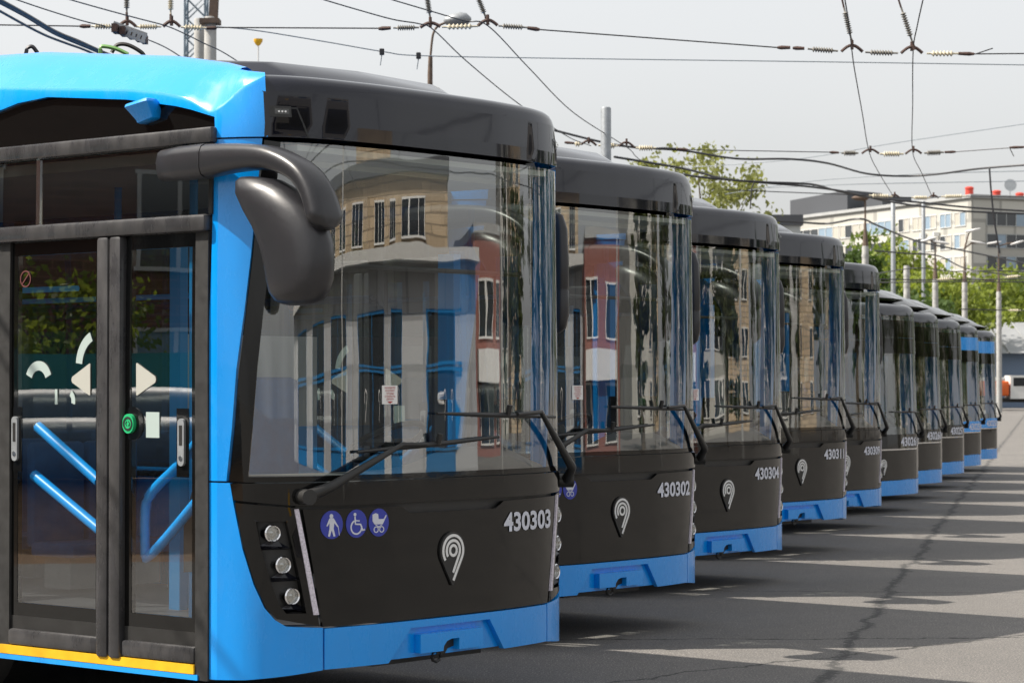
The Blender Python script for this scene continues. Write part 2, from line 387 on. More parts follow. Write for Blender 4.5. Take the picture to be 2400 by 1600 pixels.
def emblem(parent, skin, cx, cz, k, off=.006):
    """pin-shaped badge with white concentric strokes; k is the radius of its head"""
    out = []
    for i in range(29):
        a = R(-32 + 244 * i / 28); out.append((cx + k * math.cos(a), cz + k * math.sin(a)))
    out.append((cx - .06 * k, cz - 1.86 * k)); out.append((cx + .06 * k, cz - 1.86 * k))
    e = patch('emblem', 'black_matte', parent, skin, [(p[0], p[1]) for p in out], off=.012, thick=.012)
    sh = ring(cx, cz, .27 * k, .15 * k)
    arc = [(cx + .53 * k * math.cos(R(t)), cz + .53 * k * math.sin(R(t))) for t in range(215, -36, -12)] + [(cx - .02 * k, cz - 1.18 * k)]
    sh += stroke(arc, .15 * k)
    arc = [(cx + .80 * k * math.cos(R(t)), cz + .80 * k * math.sin(R(t))) for t in range(218, -34, -10)] + [(cx + .0 * k, cz - 1.6 * k)]
    sh += stroke(arc, .15 * k)
    decal('emblem_mark', 'white_paint', e, skin, sh, off=.016); return e

def wheel(parent, x, y, out):
    bm = bmesh.new(); M = Matrix.Translation((x, y, .44)) @ Matrix.Rotation(math.pi / 2 * out, 4, 'Y')
    lathe(bm, [(.30, -.14), (.45, -.14), (.485, -.10), (.485, .10), (.45, .14), (.30, .14)], 28, M); t = finish('wheel', bm, 'tyre', parent, 40)
    bm = bmesh.new(); lathe(bm, [(.30, -.05), (.30, .145), (.26, .12), (.14, .05), (.12, .10), (.02, .11)], 20, M); finish('rim', bm, 'rim', t, 40)

def mirror_head(bm, cx, secs):
    rings = []
    for z, yb, yf, hw_ in secs:
        rg = []
        for k in range(16):
            a = 2 * math.pi * k / 16; c, s = math.cos(a), math.sin(a)
            y = (yb + yf) / 2 + (yb - yf) / 2 * (abs(s) ** .7) * (1 if s > 0 else -1) if s > 0 else (yb + yf) / 2 + (yb - yf) / 2 * s
            rg.append(bm.verts.new((cx + hw_ * (abs(c) ** .8) * (1 if c > 0 else -1), y, z)))
        rings.append(rg)
    for a, b in zip(rings, rings[1:]):
        for k in range(16): bm.faces.new((a[k], a[(k + 1) % 16], b[(k + 1) % 16], b[k]))
    bm.faces.new(rings[0][::-1]); bm.faces.new(rings[-1])
def sweep(bm, pts):
    """rounded-box section swept along pts of (x, y, z, half-height, half-width)"""
    rings = []
    P3 = [Vector(p[:3]) for p in pts]
    for i, p in enumerate(pts):
        t = (P3[min(i + 1, len(pts) - 1)] - P3[max(i - 1, 0)]).normalized(); sdir = Vector((1, 0, 0)); up = t.cross(sdir).normalized()
        if up.z < 0 and abs(up.z) > .3: up = -up
        sdir = up.cross(t).normalized()
        rg = []
        for k in range(12):
            a = 2 * math.pi * (k + .5) / 12; c, s = math.cos(a), math.sin(a)
            rg.append(bm.verts.new(P3[i] + up * (p[3] * (abs(s) ** .6) * (1 if s > 0 else -1)) + sdir * (p[4] * (abs(c) ** .6) * (1 if c > 0 else -1))))
        rings.append(rg)
    for a, b in zip(rings, rings[1:]):
        for k in range(12): bm.faces.new((a[k], a[(k + 1) % 12], b[(k + 1) % 12], b[k]))
    bm.faces.new(rings[0][::-1]); bm.faces.new(rings[-1])
    bmesh.ops.recalc_face_normals(bm, faces=bm.faces)

def seat(parent, x, y, z=.62):
    bm = bmesh.new(); box(bm, x - .21, x + .21, y - .2, y + .22, z, z + .09, bev=.02); box(bm, x - .21, x + .21, y + .18, y + .27, z + .05, z + .72, bev=.03)
    s = finish('seat', bm, 'blue_seat', parent, 30); boxo('seat_base', 'interior_grey', s, x - .15, x + .15, y - .1, y + .15, .42, z); return s

def wiper(parent, skin, piv, elbow, b0, b1, tip_off=.035):
    p = lambda q, o: skin.P(skin.sx(q[0]), q[1], o)
    w = tubeo('wiper', 'black_matte', parent, [p(piv, .05), p((piv[0] * .8 + elbow[0] * .2, piv[1] * .8 + elbow[1] * .2), .075), p(elbow, .06), p(((elbow[0] * .3 + (b0[0] + b1[0]) * .35), (elbow[1] * .3 + (b0[1] + b1[1]) * .35)), .05)], [.034, .026, .013, .01], 8)
    n = 6; tubeo('wiper_blade', 'black_matte', w, [p((b0[0] + (b1[0] - b0[0]) * i / n, b0[1] + (b1[1] - b0[1]) * i / n), .022) for i in range(n + 1)], [.008, .011, .014, .015, .014, .011, .008], 6)
    m_ = ((b0[0] + b1[0]) / 2 + .03, (b0[1] + b1[1]) / 2); tubeo('washer_jet', 'black_matte', w, [p(m_, .03), p((m_[0], m_[1] + .055), .045)], .016, 6)
    tubeo('wiper_pivot', 'black_matte', w, [p(piv, -.01), p(piv, .09)], .04, 10)
    return w

def headlamp(parent, skin, s, z, r=.034):
    c = skin.P(s, z, -.034); x, y, nx, ny = skin.plan(s); n = Vector((nx * .55, ny - .25, 0)).normalized()
    M = Matrix.Translation(c) @ n.to_track_quat('Z', 'Y').to_matrix().to_4x4()
    bm = bmesh.new(); lathe(bm, [(r * 1.25, -.05), (r * 1.3, .028), (r * 1.15, .034), (r * 1.02, .03), (r * 1.0, .012)], 20, M); h = finish('headlamp', bm, 'chrome', parent, 40)
    bm = bmesh.new(); lathe(bm, [(r * .98, .014), (r * .75, .004), (r * .5, .002), (r * .45, .012), (r * .2, .018)], 16, M); finish('reflector', bm, 'lamp_reflector', h, 40)
    bm = bmesh.new(); lathe(bm, [(r * 1.02, .030), (r * .8, .036), (r * .4, .041), (r * .05, .042)], 16, M); finish('lens', bm, 'lens', h, 60)

# ================================================================== bus of the first kind (the five near ones)
SA = Skin([(0, 0), (.28, .004), (.5, .014), (.8, .053), (1.0, .109), (1.13, .184), (1.215, .284), (1.275, .42)], lambda z: .006 * max(0, min(z, 3.3) - 1.0) + .11 * max(0, min(z, 3.2) - 3.0), lambda z: 1 - .012 * max(0, z - 2.0),
          [(0, 0), (1.15, 1.171), (1.245, 1.256), (1.275, 1.275)])
def build_bus_a():
    S = SA; root = empty('bus'); f = S.front
    def both(name, m, poly, **k):          # the same panel on both corners
        for g in (-1, 1): patch(name, m, root, S, [(g * abs(s), z) for s, z in poly], **k)
    sx = S.sx
    # ---- bumper
    rec_l, rec_r = [(-.30, .455), (-.46, .288)], [(.31, .455), (.43, .288)]
    patch('bumper', 'blue', root, S, [f([(-.858, .492), (-.858, .288), rec_l[1], rec_l[0], (-.30, .492)]), f([(-.30, .492), (-.30, .455), (.31, .455), (.31, .492)]), f([(.31, .492), rec_r[0], rec_r[1], (.858, .288), (.858, .492)])], thick=.03)
    b = patch('bumper_recess', 'blue', root, S, f([(-.47, .30), (-.32, .47), (.33, .47), (.44, .30)]), off=-.032, thick=.02)
    patch('plate_holder', 'blue', root, S, f([(-.245, .418), (-.245, .32), (-.075, .32), (-.07, .345), (-.045, .37), (-.01, .379), (.048, .379), (.048, .318), (.238, .318), (.238, .418)]), off=.014, thick=.045)
    patch('tow_opening', 'black_matte', root, S, f([(-.08, .30), (-.08, .385), (.052, .385), (.052, .335), (.0, .325), (-.02, .3)]), off=-.026, thick=.01)
    tubeo('tow_hook', 'black_matte', root, [S.P(-.085 + .035 * math.cos(a / 8 * 2 * math.pi), .292 + .03 * math.sin(a / 8 * 2 * math.pi), -.03) for a in range(9)], .009, 6)
    boxo('underframe', 'black_matte', root, -1.0, 1.0, .6, 11.6, .24, .36)
    boxo('front_skid', 'black_matte', root, -.45, .4, .14, .3, .26, .30)
    edge = [(-1.237, 1.219), (-1.23, 1.126), (-1.207, .897), (-1.172, .72), (-1.135, .605), (-1.096, .545), (-1.05, .511), (-.868, .496)]
    # ---- corner panels: blue, running back to the door
    cp = f([(-.868, .286)]) + [(S.sx(x), z) for x, z in edge[::-1]] + S.side(-1, [(.49, 1.219), (.49, .245)]) + f([(-1.2, .25), (-1.05, .268)])
    both('corner_panel', 'blue', cp, thick=.03)
    pil = [(-1.245, 1.228), (-1.232, 1.5), (-1.222, 1.774), (-1.2, 2.06), (-1.177, 2.34), (-1.133, 2.922)]
    both('corner_pillar', 'blue', f(pil) + S.side(-1, [(.45, 2.922), (.46, 2.4), (.482, 1.8), (.49, 1.228)]), thick=.03)
    # ---- belt, windshield and its black border
    patch('windshield_belt', 'black_gloss', root, S, f([(-1.236, 1.217), (-1.228, 1.135), (-1.02, 1.106), (-.72, 1.1), (.72, 1.1), (1.02, 1.106), (1.228, 1.135), (1.236, 1.217)]), off=.004, thick=.02)
    gl = [(-1.19, 1.25), (-1.175, 1.5), (-1.16, 1.77), (-1.137, 2.06), (-1.11, 2.34), (-1.065, 2.905)]
    both('windshield_border', 'black_gloss', f([(x + .006, z) for x, z in pil[:-1]] + [(-1.127, 2.915)] + gl[::-1] + [(-1.19, 1.222)]), off=-.006, thick=.012)
    bm = bmesh.new(); patch_bm(bm, S, f(gl + [(1.065, 2.905)] + [(-x, z) for x, z in gl[::-1]]), off=-.006, thick=0); ws = finish('windshield', bm, 'windshield', root, 80)
    patch('lower_border', 'black_gloss', root, S, f([(-1.19, 1.25), (-1.19, 1.222), (1.19, 1.222), (1.19, 1.25)]), off=-.005, thick=.012)
    # ---- hatch with the notch for the wiper motor
    patch('service_gap', 'black_matte', root, S, f([(-1.0, 1.0), (-1.0, 1.11), (1.0, 1.11), (1.0, 1.0)]), off=-.03, thick=.01)
    patch('service_hatch', 'black_gloss', root, S, f([(-.974, 1.086), (-.371, 1.082), (-.309, 1.046), (.359, 1.042), (.43, 1.08), (.974, 1.086), (.962, 1.02), (.868, .5), (-.868, .5), (-.962, 1.02)]), thick=.022)
    # ---- headlight units: frame, recessed tray, three lamps with fins, light strip
    outer = [(-1.226, 1.122), (-1.203, .9), (-1.168, .722), (-1.131, .61), (-1.09, .55), (-.885, .503), (-.905, .6), (-.925, .72), (-.96, .9), (-1.0, 1.094)]
    inner = [(-1.165, 1.03), (-1.148, .9), (-1.112, .73), (-1.08, .62), (-1.05, .575), (-.955, .572), (-.965, .62), (-.985, .73), (-1.022, .9), (-1.05, 1.03)]
    for g in (-1, 1):
        mm = lambda pts: [(g * abs(sx(x)), z) for x, z in pts]
        O_, I_ = mm(outer), mm(inner); n = len(O_)
        hp = patch('headlight_unit', 'black_gloss', root, S, [[O_[i], O_[(i + 1) % n], I_[(i + 1) % n], I_[i]] for i in range(n)], off=.0, thick=.012)
        patch('lamp_tray', 'black_matte', hp, S, I_, off=-.045, thick=.01)
        bm = bmesh.new()
        for i in range(n):
            a, b_ = I_[i], I_[(i + 1) % n]; q = [S.P(*a, 0), S.P(*b_, 0), S.P(*b_, -.045), S.P(*a, -.045)]
            vv = [bm.verts.new(p) for p in q]; bm.faces.new(vv)
        finish('tray_rim', bm, 'black_gloss', hp, 0)
        for x, z in ((-1.112, .971), (-1.068, .814), (-1.027, .659)):
            s = g * abs(sx(x)); headlamp(root, S, s, z)
            bm = bmesh.new(); e = g * -1
            q = [S.P(s + g * .055, z - .06, .0), S.P(s - g * .10, z - .075, .0), S.P(s - g * .10, z - .082, -.04), S.P(s + g * .055, z - .085, -.04), S.P(s - g * .02, z - .025, -.045), S.P(s - g * .10, z - .07, -.045)]
            v = [bm.verts.new(p) for p in q]
            for ff in ((0, 1, 5, 4), (0, 3, 2, 1), (1, 2, 5), (0, 4, 3)): bm.faces.new([v[i] for i in ff])
            finish('lamp_fin', bm, 'black_hood', hp, 0)
        patch('light_strip', 'led', hp, S, mm([(-1.016, 1.088), (-.996, 1.09), (-.893, .563), (-.92, .563)]), off=.008, thick=.012)
    # ---- hood above the windshield, with marker lamps
    HB = 2.93
    patch('hood', 'black_hood', root, S, [f([(-1.127, HB), (1.127, HB), (1.124, 3.0), (-1.124, 3.0)]), f([(-1.124, 3.0), (1.124, 3.0), (1.12, 3.157), (-1.12, 3.157)])], off=.004, thick=.03)
    for g in (-1, 1):
        q = lambda pts: [(g * abs(sx(x)), z) for x, z in pts]
        ml = patch('marker_lamp_pocket', 'black_matte', root, S, q([(-1.118, 3.085), (-1.118, 3.03), (-1.03, 3.03), (-1.03, 3.085)]), off=.007, thick=.01)
        patch('marker_lamp', 'lens', ml, S, q([(-1.1, 3.07), (-1.1, 3.043), (-1.043, 3.043), (-1.043, 3.07)]), off=.018, thick=.012)
        for k in range(3): decal('led_chip', 'white_paint', ml, S, [circle(g * (abs(sx(-1.071)) + (k - 1) * .016), 3.056, .005, 8)], off=.0195)
        patch('hood_line', 'black_gloss', root, S, q([(-1.03, 3.08), (-1.0, 3.08), (-.945, HB), (-.955, HB), (-1.005, 3.072), (-1.03, 3.072)]), off=.0065, thick=.008)
    # ---- roof: rows of the plan curve drawn inwards
    S_A0 = S.sx(1.127) + .035
    rows = [(3.155, -.004), (3.19, .002), (3.216, .016), (3.236, .04), (3.25, .085), (3.262, .18), (3.275, .32), (3.288, .6)]
    sl = [S.sy(-1, 11.9 - i * .9) for i in range(13)] + [-S.S1 + 2 * S.S1 * i / 60 for i in range(61)] + [S.sy(1, 1.1 + i * .9) for i in range(13)]
    bm = bmesh.new(); grid = [[bm.verts.new(S.P(s, z, -(i if s > -S_A0 else max(i, min(.34, .09 + (abs(s) - S_A0) * .45))))) for s in sl] for z, i in rows]
    for a, b_ in zip(grid, grid[1:]):
        for k in range(len(sl) - 1): bm.faces.new((a[k], a[k + 1], b_[k + 1], b_[k]))
    bm.faces.new(grid[-1]); finish('roof', bm, 'black_hood', root, 50)
    bm = bmesh.new(); ys = [.46, .54, .68, 1.2, 4, 11.2]; prof = [(3.285, .62), (3.33, .66), (3.395, .7), (3.45, .72), (3.50, .72), (3.52, .72)]
    grid = []
    for (y, (z, hw_)) in zip(ys, prof):
        grid.append([bm.verts.new((x * hw_, y + .02 * abs(x), zz)) for x, zz in ((-1.12, 3.27), (-1.0, z - .015), (-.9, z), (0, z + .012), (.9, z), (1.0, z - .015), (1.12, 3.27))])
    for a, b_ in zip(grid, grid[1:]):
        for k in range(6): bm.faces.new((a[k], a[k + 1], b_[k + 1], b_[k]))
    bm.faces.new(grid[-1]); finish('roof_fairing', bm, 'black_hood', root, 40)
    # ---- blue cowl along both roof edges, swooping down to the front corner
    S_A = S.sx(1.127); C = S.S1
    zf = [(S_A, 3.235), (S_A + (C - S_A) * .5, 3.17), (C - .01, 3.085), (C + .06, 3.075), (C + .19, 3.142), (C + .4, 3.19), (C + .67, 3.228), (C + 1.72, 3.318), (C + 2.4, 3.34), (C + 12, 3.34)]
    zt = [(S_A, 3.262), (C - .12, 3.278), (C, 3.305), (C + .19, 3.35), (C + .67, 3.435), (C + 1.72, 3.55), (C + 2.4, 3.58), (C + 12, 3.58)]
    ins = [(S_A, .08), (C - .12, .12), (C, .19), (C + .15, .235), (C + .3, .27), (C + .8, .32), (C + 12, .34)]
    zb = [(S_A, HB), (C + .02, HB), (C + .021, 3.035), (C + .25, 3.102), (C + .66, 3.171), (C + 1.3, 3.234), (C + 1.55, 3.22), (C + 2.1, 3.12), (C + 2.4, 2.985), (C + 12, 2.985)]
    stn = [S_A + (C - S_A) * i / 8 for i in range(9)] + [C + q for q in (.02, .021, .06, .12, .19, .3, .4, .5, .67, .85, 1.05, 1.3, 1.45, 1.55, 1.72, 2.1, 2.4, 3.2, 5, 8, 11.4)]
    for g in (-1, 1):
        bm = bmesh.new(); grid = []
        for s in stn:
            b0, f0, t0, i0 = interp(zb, s), interp(zf, s), interp(zt, s), interp(ins, s)
            if g > 0: b0 = HB if s < C + .02 else 2.985; t0 = 3.255; f0 = min(f0, 3.18); i0 = min(i0, .07)
            f0 = max(f0, b0 + .02)
            col_ = [(b0, .03), (b0, -.004), (f0 - .02, -.004), (f0, .003), (f0 + (t0 - f0) * .12, .02 + i0 * .06), (f0 + (t0 - f0) * .5, i0 * .42), (f0 + (t0 - f0) * .85, i0 * .78), (f0 + (t0 - f0) * .97, i0 * .95), (t0, i0 * 1.12), (t0 - .01, i0 * 1.3), (t0 - .07, i0 * 1.36)]
            grid.append([bm.verts.new(S.P(g * s, z, -i)) for z, i in col_])
        for a, b_ in zip(grid, grid[1:]):
            for k in range(len(a) - 1): bm.faces.new((a[k], a[k + 1], b_[k + 1], b_[k]) if g > 0 else (a[k], b_[k], b_[k + 1], a[k + 1]))
        bmesh.ops.recalc_face_normals(bm, faces=bm.faces); finish('roof_cowl', bm, 'blue', root, 32)
    # ---- sides
    for g in (-1, 1):
        sd = lambda pts: S.side(g, pts)
        patch('upper_side_panel', 'black_gloss', root, S, sd([(.43, 2.982), (11.9, 2.982), (11.9, 3.26), (1.2, 3.22), (.8, 3.15), (.5, 3.07), (.43, 3.04)]), off=-.022, thick=.01)
        y0 = 2.12 if g < 0 else .49
        patch('side_skirt', 'blue', root, S, sd([(y0, .27), (2.2 if g < 0 else 2.2, .27), (2.2, .75), (2.45, .98), (3.15, .98), (3.4, .75), (3.4, .27), (8.2, .27), (8.2, .75), (8.45, .98), (9.15, .98), (9.4, .75), (9.4, .27), (11.9, .27), (11.9, 1.1), (y0, 1.1)]), thick=.03)
        for y, q in ((2.8, g), (8.8, g)): wheel(root, g * 1.08, y, q)
        xs = [2.15, 3.75, 5.4, 7.05, 8.7, 10.3, 11.85] if g < 0 else [.5, 1.7, 3.4, 5.1, 6.8, 8.5, 10.2, 11.85]
        for a, b_ in zip(xs, xs[1:]):
            bm = bmesh.new(); patch_bm(bm, S, sd([(a + .04, 1.13), (b_ - .04, 1.13), (b_ - .04, 2.9), (a + .04, 2.9)]), off=-.01, thick=0); finish('side_window', bm, 'side_glass', root, 0)
            patch('window_pillar', 'black_gloss', root, S, sd([(b_ - .04, 1.1), (b_ + .04, 1.1), (b_ + .04, 2.92), (b_ - .04, 2.92)]), off=-.004, thick=.05)
        patch('window_rail', 'black_gloss', root, S, [sd([(y0, 1.1), (11.9, 1.1), (11.9, 1.135), (y0, 1.135)]), sd([(y0, 2.895), (11.9, 2.895), (11.9, 2.982), (y0, 2.982)])], off=-.003, thick=.04)
    bm = bmesh.new(); box(bm, -1.26, 1.26, 11.88, 12.0, .3, 1.6, bev=.03); box(bm, -1.24, 1.24, 11.9, 11.98, 2.4, 3.25, bev=.03); finish('rear_wall', bm, 'blue', root, 30)
    boxo('rear_window', 'window_dark', root, -1.22, 1.22, 11.93, 11.97, 1.6, 2.4)
    # ---- front door on the kerb side
    sd = lambda pts: S.side(-1, pts); rect = lambda a, b_, c, d: sd([(a, c), (b_, c), (b_, d), (a, d)])
    boxo('door_header', 'door_rubber', root, -1.305, -1.24, .44, 2.16, 2.905, 2.985, bev=.014)
    bm = bmesh.new(); patch_bm(bm, S, rect(.47, 1.8, 2.552, 2.903), off=-.006, thick=0); patch_bm(bm, S, rect(1.83, 2.12, 2.552, 2.903), off=-.006, thick=0); finish('transom_window', bm, 'side_glass', root, 0)
    patch('transom_divider', 'chrome', root, S, rect(1.8, 1.83, 2.55, 2.905), off=.002, thick=.02)
    boxo('door_rail', 'door_rubber', root, -1.315, -1.24, .478, 2.16, 2.466, 2.552, bev=.018)
    for q_ in (rect(.474, .566, .236, 2.466), rect(2.03, 2.12, .236, 2.466), rect(.45, .475, 2.552, 2.9)): patch('door_frame', 'rubber', root, S, q_, off=.012, thick=.06)
    for a, b_, dk in ((.566, 1.112, 0), (1.30, 2.03, 1)):
        d = patch('door_leaf', 'black_gloss', root, S, [rect(a, a + .04, .47, 2.466), rect(b_ - .05, b_, .47, 2.466), rect(a + .04, b_ - .05, .47, .54), rect(a + .04, b_ - .05, 2.395, 2.466)], off=-.004, thick=.03)
        bm = bmesh.new(); patch_bm(bm, S, rect(a + .04, b_ - .05, .54, 2.395), off=-.006, thick=0); finish('door_pane', bm, 'door_glass', d, 0)
        patch('kick_plate', 'black_matte', d, S, rect(a, b_, .40, .47), off=-.002, thick=.03)
        boxo('bottom_seal', 'door_rubber', d, -1.298, -1.24, a, b_, .314, .40, bev=.016)
        hy = .673 if dk == 0 else 1.99
        h = patch('door_handle', 'galvanised', d, S, [[(sd([(hy, 0)])[0][0] + .024 * math.cos(t), (1.51 if t < math.pi else 1.32) + .024 * math.sin(t)) for t in [2 * math.pi * k / 24 for k in range(25)][:-1]]], off=.012, thick=.018)
        patch('handle_slot', 'black_matte', h, S, rect(hy - .011, hy + .011, 1.40, 1.5), off=.0135, thick=.004)
        decal('lock', 'chrome', h, S, [circle(sd([(hy, 0)])[0][0], 1.335, .013, 12)], off=.015)
        hs = sd([(hy, 0)])[0][0]; patch('handle_mask', 'black_gloss', d, S, [[(hs - .045, 1.24), (hs + .045, 1.24), (hs + .045, 1.585), (hs - .045, 1.585)]], off=-.002, thick=.003)
        # arrow sticker, pale
        c0 = .945 if dk == 0 else 1.455; w = .075 if dk == 0 else -.075; ss = lambda y: sd([(y, 0)])[0][0]
        tri = [(c0 + w, 1.812), (c0 + w * .93, 1.815), (c0 - w * .93, 1.745), (c0 - w, 1.73), (c0 - w * .93, 1.715), (c0 + w * .93, 1.648), (c0 + w, 1.652)]
        decal('arrow_sticker', 'sticker', d, S, [[(ss(y), z) for y, z in tri]], off=0)
        if dk == 0:
            patch('button_mask', 'black_gloss', d, S, [circle(ss(1.05), 1.505, .085, 20)], off=.0, thick=.006)
            bt = patch('door_button', 'green', d, S, [circle(ss(1.062), 1.505, .043, 24, .05)], off=.02, thick=.02)
            decal('button_ring', 'black_matte', bt, S, ring(ss(1.062), 1.505, .031, .01), off=.0225)
            for q in (-1, 1): decal('button_arrow', 'black_matte', bt, S, stroke([(ss(1.062) + q * .006, 1.517), (ss(1.062) + q * .016, 1.505), (ss(1.062) + q * .006, 1.493)], .004), off=.0225)
            decal('notice_sticker', 'sticker_pale', d, S, [rect(.845, .945, 1.435, 1.565)], off=.0)
        else:
            decal('arc_sticker', 'sticker_pale', d, S, ring(ss(1.80), 1.72, .085, .05, 20, 160), off=0)
            decal('arc_sticker', 'sticker_pale', d, S, ring(ss(1.30) + .0, 1.80, .17, .05, 115, 175), off=0)
            decal('route_mark', 'sticker_pale', d, S, [rect(1.645, 1.665, 1.6, 1.68)], off=0)
            decal('arc_sticker', 'sticker_pale', d, S, ring(ss(1.56), 1.62, .045, .03, -20, 60), off=0)
            decal('ban_sticker', 'faded_red', d, S, ring(ss(1.915), 2.27, .042, .006) + stroke([(ss(1.915) - .03, 2.24), (ss(1.915) + .03, 2.30)], .006), off=0)
    for a, b_ in ((1.112, 1.203), (1.209, 1.30)): boxo('door_edge', 'door_rubber', root, -1.312, -1.24, a, b_, .30, 2.468, bev=.02)
    patch('yellow_step_edge', 'yellow', root, S, rect(.566, 2.1, .265, .312), off=.022, thick=.06)
    patch('door_sill', 'blue', root, S, rect(.54, 2.1, .236, .263), off=.02, thick=.06)
    # side repeater lamp housing above the door
    bm = bmesh.new(); c = S.P(S.sy(-1, .93), 3.10, 0); box(bm, -.09, .0, -.09, .09, -.055, .05, Matrix.Translation(c) @ Matrix.Rotation(R(-8), 4, 'X'), bev=.02)
    for v in bm.verts:
        if v.co.z < c.z - .01: v.co.x += .05; v.co.y -= (v.co.y - c.y) * .3
    finish('side_camera', bm, 'blue', root, 30)
    # ---- mirrors
    bm = bmesh.new()
    sweep(bm, [(-1.32, .77, 2.80, .05, .04), (-1.33, .75, 2.803, .078, .05), (-1.345, .6, 2.805, .085, .06), (-1.36, .395, 2.805, .086, .065)]); mb = finish('mirror_bracket', bm, 'mirror_plastic', root, 50)
    bm = bmesh.new(); pts = catmull([(-1.36, .388, 2.805), (-1.385, .15, 2.805), (-1.41, -.1, 2.785), (-1.42, -.3, 2.715), (-1.42, -.40, 2.625), (-1.42, -.455, 2.51), (-1.42, -.475, 2.43)], 4)
    nn = len(pts); sweep(bm, [(p.x, p.y, p.z, .082 * (1 - .25 * math.sin(math.pi * min(1, i / nn * 1.2)) - .6 * (i / nn) ** 2), (.065 + .045 * i / nn) if i < nn - 3 else (.09, .07, .035)[i - nn + 3]) for i, p in enumerate(pts)])
    finish('mirror_arm', bm, 'mirror_plastic', mb, 50)
    bm = bmesh.new(); secs = [(2.70, .08, -.02, .05), (2.68, .105, -.15, .08), (2.62, .10, -.28, .105), (2.54, .05, -.385, .11), (2.46, -.015, -.45, .115), (2.36, -.07, -.485, .115), (2.28, -.10, -.492, .115), (2.2, -.12, -.485, .115), (2.14, -.14, -.46, .108), (2.10, -.17, -.42, .085), (2.085, -.2, -.38, .055), (2.078, -.24, -.34, .03)]
    mirror_head(bm, -1.42, [(z, a, b_, w) for z, a, b_, w in secs]); bmesh.ops.recalc_face_normals(bm, faces=bm.faces)
    mh = finish('mirror_housing', bm, 'mirror_plastic', root, 60)
    bm = bmesh.new(); sweep(bm, [(1.29, .42, 2.62, .03, .05), (1.30, .40, 2.64, .04, .04), (1.32, .38, 2.66, .04, .04)]); 
    finish('mirror_bracket', bm, 'mirror_plastic', root, 50)
    bm = bmesh.new(); mirror_head(bm, 1.325, [(z, y0 + .1, y1 + .12, w * .75) for z, y0, y1, w in [(2.70, .33, .24, .02), (2.68, .36, .2, .045), (2.6, .39, .17, .062), (2.4, .40, .16, .068), (2.26, .40, .16, .068), (2.25, .395, .165, .064), (2.24, .40, .16, .069), (2.1, .40, .16, .07), (2.03, .38, .18, .06), (2.0, .34, .22, .03)]]); bmesh.ops.recalc_face_normals(bm, faces=bm.faces)
    finish('mirror_housing', bm, 'mirror_plastic', root, 60)
    # ---- wipers
    wiper(root, S, (-.975, 1.15), (-.42, 1.40), (-.68, 1.365), (.36, 1.425))
    wiper(root, S, (1.17, 1.16), (.70, 1.555), (-.13, 1.555), (.93, 1.525))
    # ---- badge and pictograms
    emblem(root, S, 0, .838, .098)
    for i, x in enumerate((-.82, -.671, -.528)):
        cx = sx(x); cz = 1.006; st = patch('pictogram_sticker', 'sign_blue', root, S, circle(cx, cz, .067, 28, .071), off=.003, thick=.003); k = .0011
        T = lambda pts: [(cx + a * k, cz + b_ * k) for a, b_ in pts]
        if i == 0:
            sh = [circle(cx - .004, cz + .043, .011, 12), T([(-14, 30), (8, 30), (20, 12), (34, -8), (29, -12), (12, 8), (8, -18), (18, -52), (8, -54), (-2, -24), (-12, -54), (-22, -52), (-14, -18), (-14, 8), (-26, -8), (-30, -4)])] + stroke(T([(33, -6), (40, -50)]), .003)
        elif i == 1:
            sh = [circle(cx - .012, cz + .046, .009, 12)] + ring(cx - .003, cz - .018, .034, .008, 110, 370) + stroke(T([(-11, 32), (-8, -2), (22, -4), (34, -32), (46, -28)]), .009) + stroke(T([(-9, 14), (16, 12)]), .006)
        else:
            sh = [T([(-40, 38), (-40, 8), (-28, -8), (22, -8), (34, 12), (46, 30), (42, 34), (28, 16), (-4, 16), (-6, 38), (-20, 44)])] + ring(cx - .02, cz - .035, .014, .005) + ring(cx + .017, cz - .035, .014, .005) + stroke(T([(-22, -10), (8, -24)]), .004) + stroke(T([(18, -10), (-10, -24)]), .004)
        decal('pictogram', 'white_print', st, S, sh, off=.0055, thick=.002)
    # ---- cab and saloon
    boxo('floor', 'floor_vinyl', root, -1.2, 1.2, .5, 11.85, .37, .40)
    bm = bmesh.new(); box(bm, -1.15, 1.15, .5, 11.85, 2.84, 2.9); box(bm, -.98, .98, .16, .499, 2.87, 2.9); finish('ceiling', bm, 'interior_pale', root, 0)
    bm = bmesh.new()
    prof = [(.30, .75), (.30, 1.20), (.36, 1.25), (.62, 1.25), (.78, 1.16), (.84, 1.0), (.84, .75)]
    grid = []
    for i in range(17):
        x = -1.14 + 2.28 * i / 16; dy = SA.plan(SA.sx(x))[1] + .06; hump = .12 * math.exp(-((x - .5) / .35) ** 2)
        grid.append([bm.verts.new((x, y - .3 + dy, z + (hump if z > 1.1 else 0))) for y, z in prof])
    for a, b_ in zip(grid, grid[1:]):
        for k in range(len(prof) - 1): bm.faces.new((a[k], a[k + 1], b_[k + 1], b_[k]))
    bmesh.ops.recalc_face_normals(bm, faces=bm.faces); finish('dashboard', bm, 'dash', root, 40)
    bm = bmesh.new(); Mw = Matrix.Translation((.55, .98, 1.38)) @ Matrix.Rotation(R(-28), 4, 'X')
    tube(bm, [Mw @ Vector((.23 * math.cos(2 * math.pi * k / 20), .23 * math.sin(2 * math.pi * k / 20), 0)) for k in range(21)], .018, 6); tube(bm, [Mw @ Vector((-.22, 0, 0)), Mw @ Vector((.22, 0, 0))], .02, 6); tube(bm, [Mw @ Vector((0, 0, .02)), Mw @ Vector((0, 0, -.4))], .04, 8)
    finish('steering_wheel', bm, 'black_matte', root, 50)
    bm = bmesh.new(); box(bm, .3, .8, 1.45, 1.95, .8, .95, bev=.04); box(bm, .32, .78, 1.88, 2.02, .9, 1.75, bev=.05); finish('driver_seat', bm, 'blue_seat', root, 30)
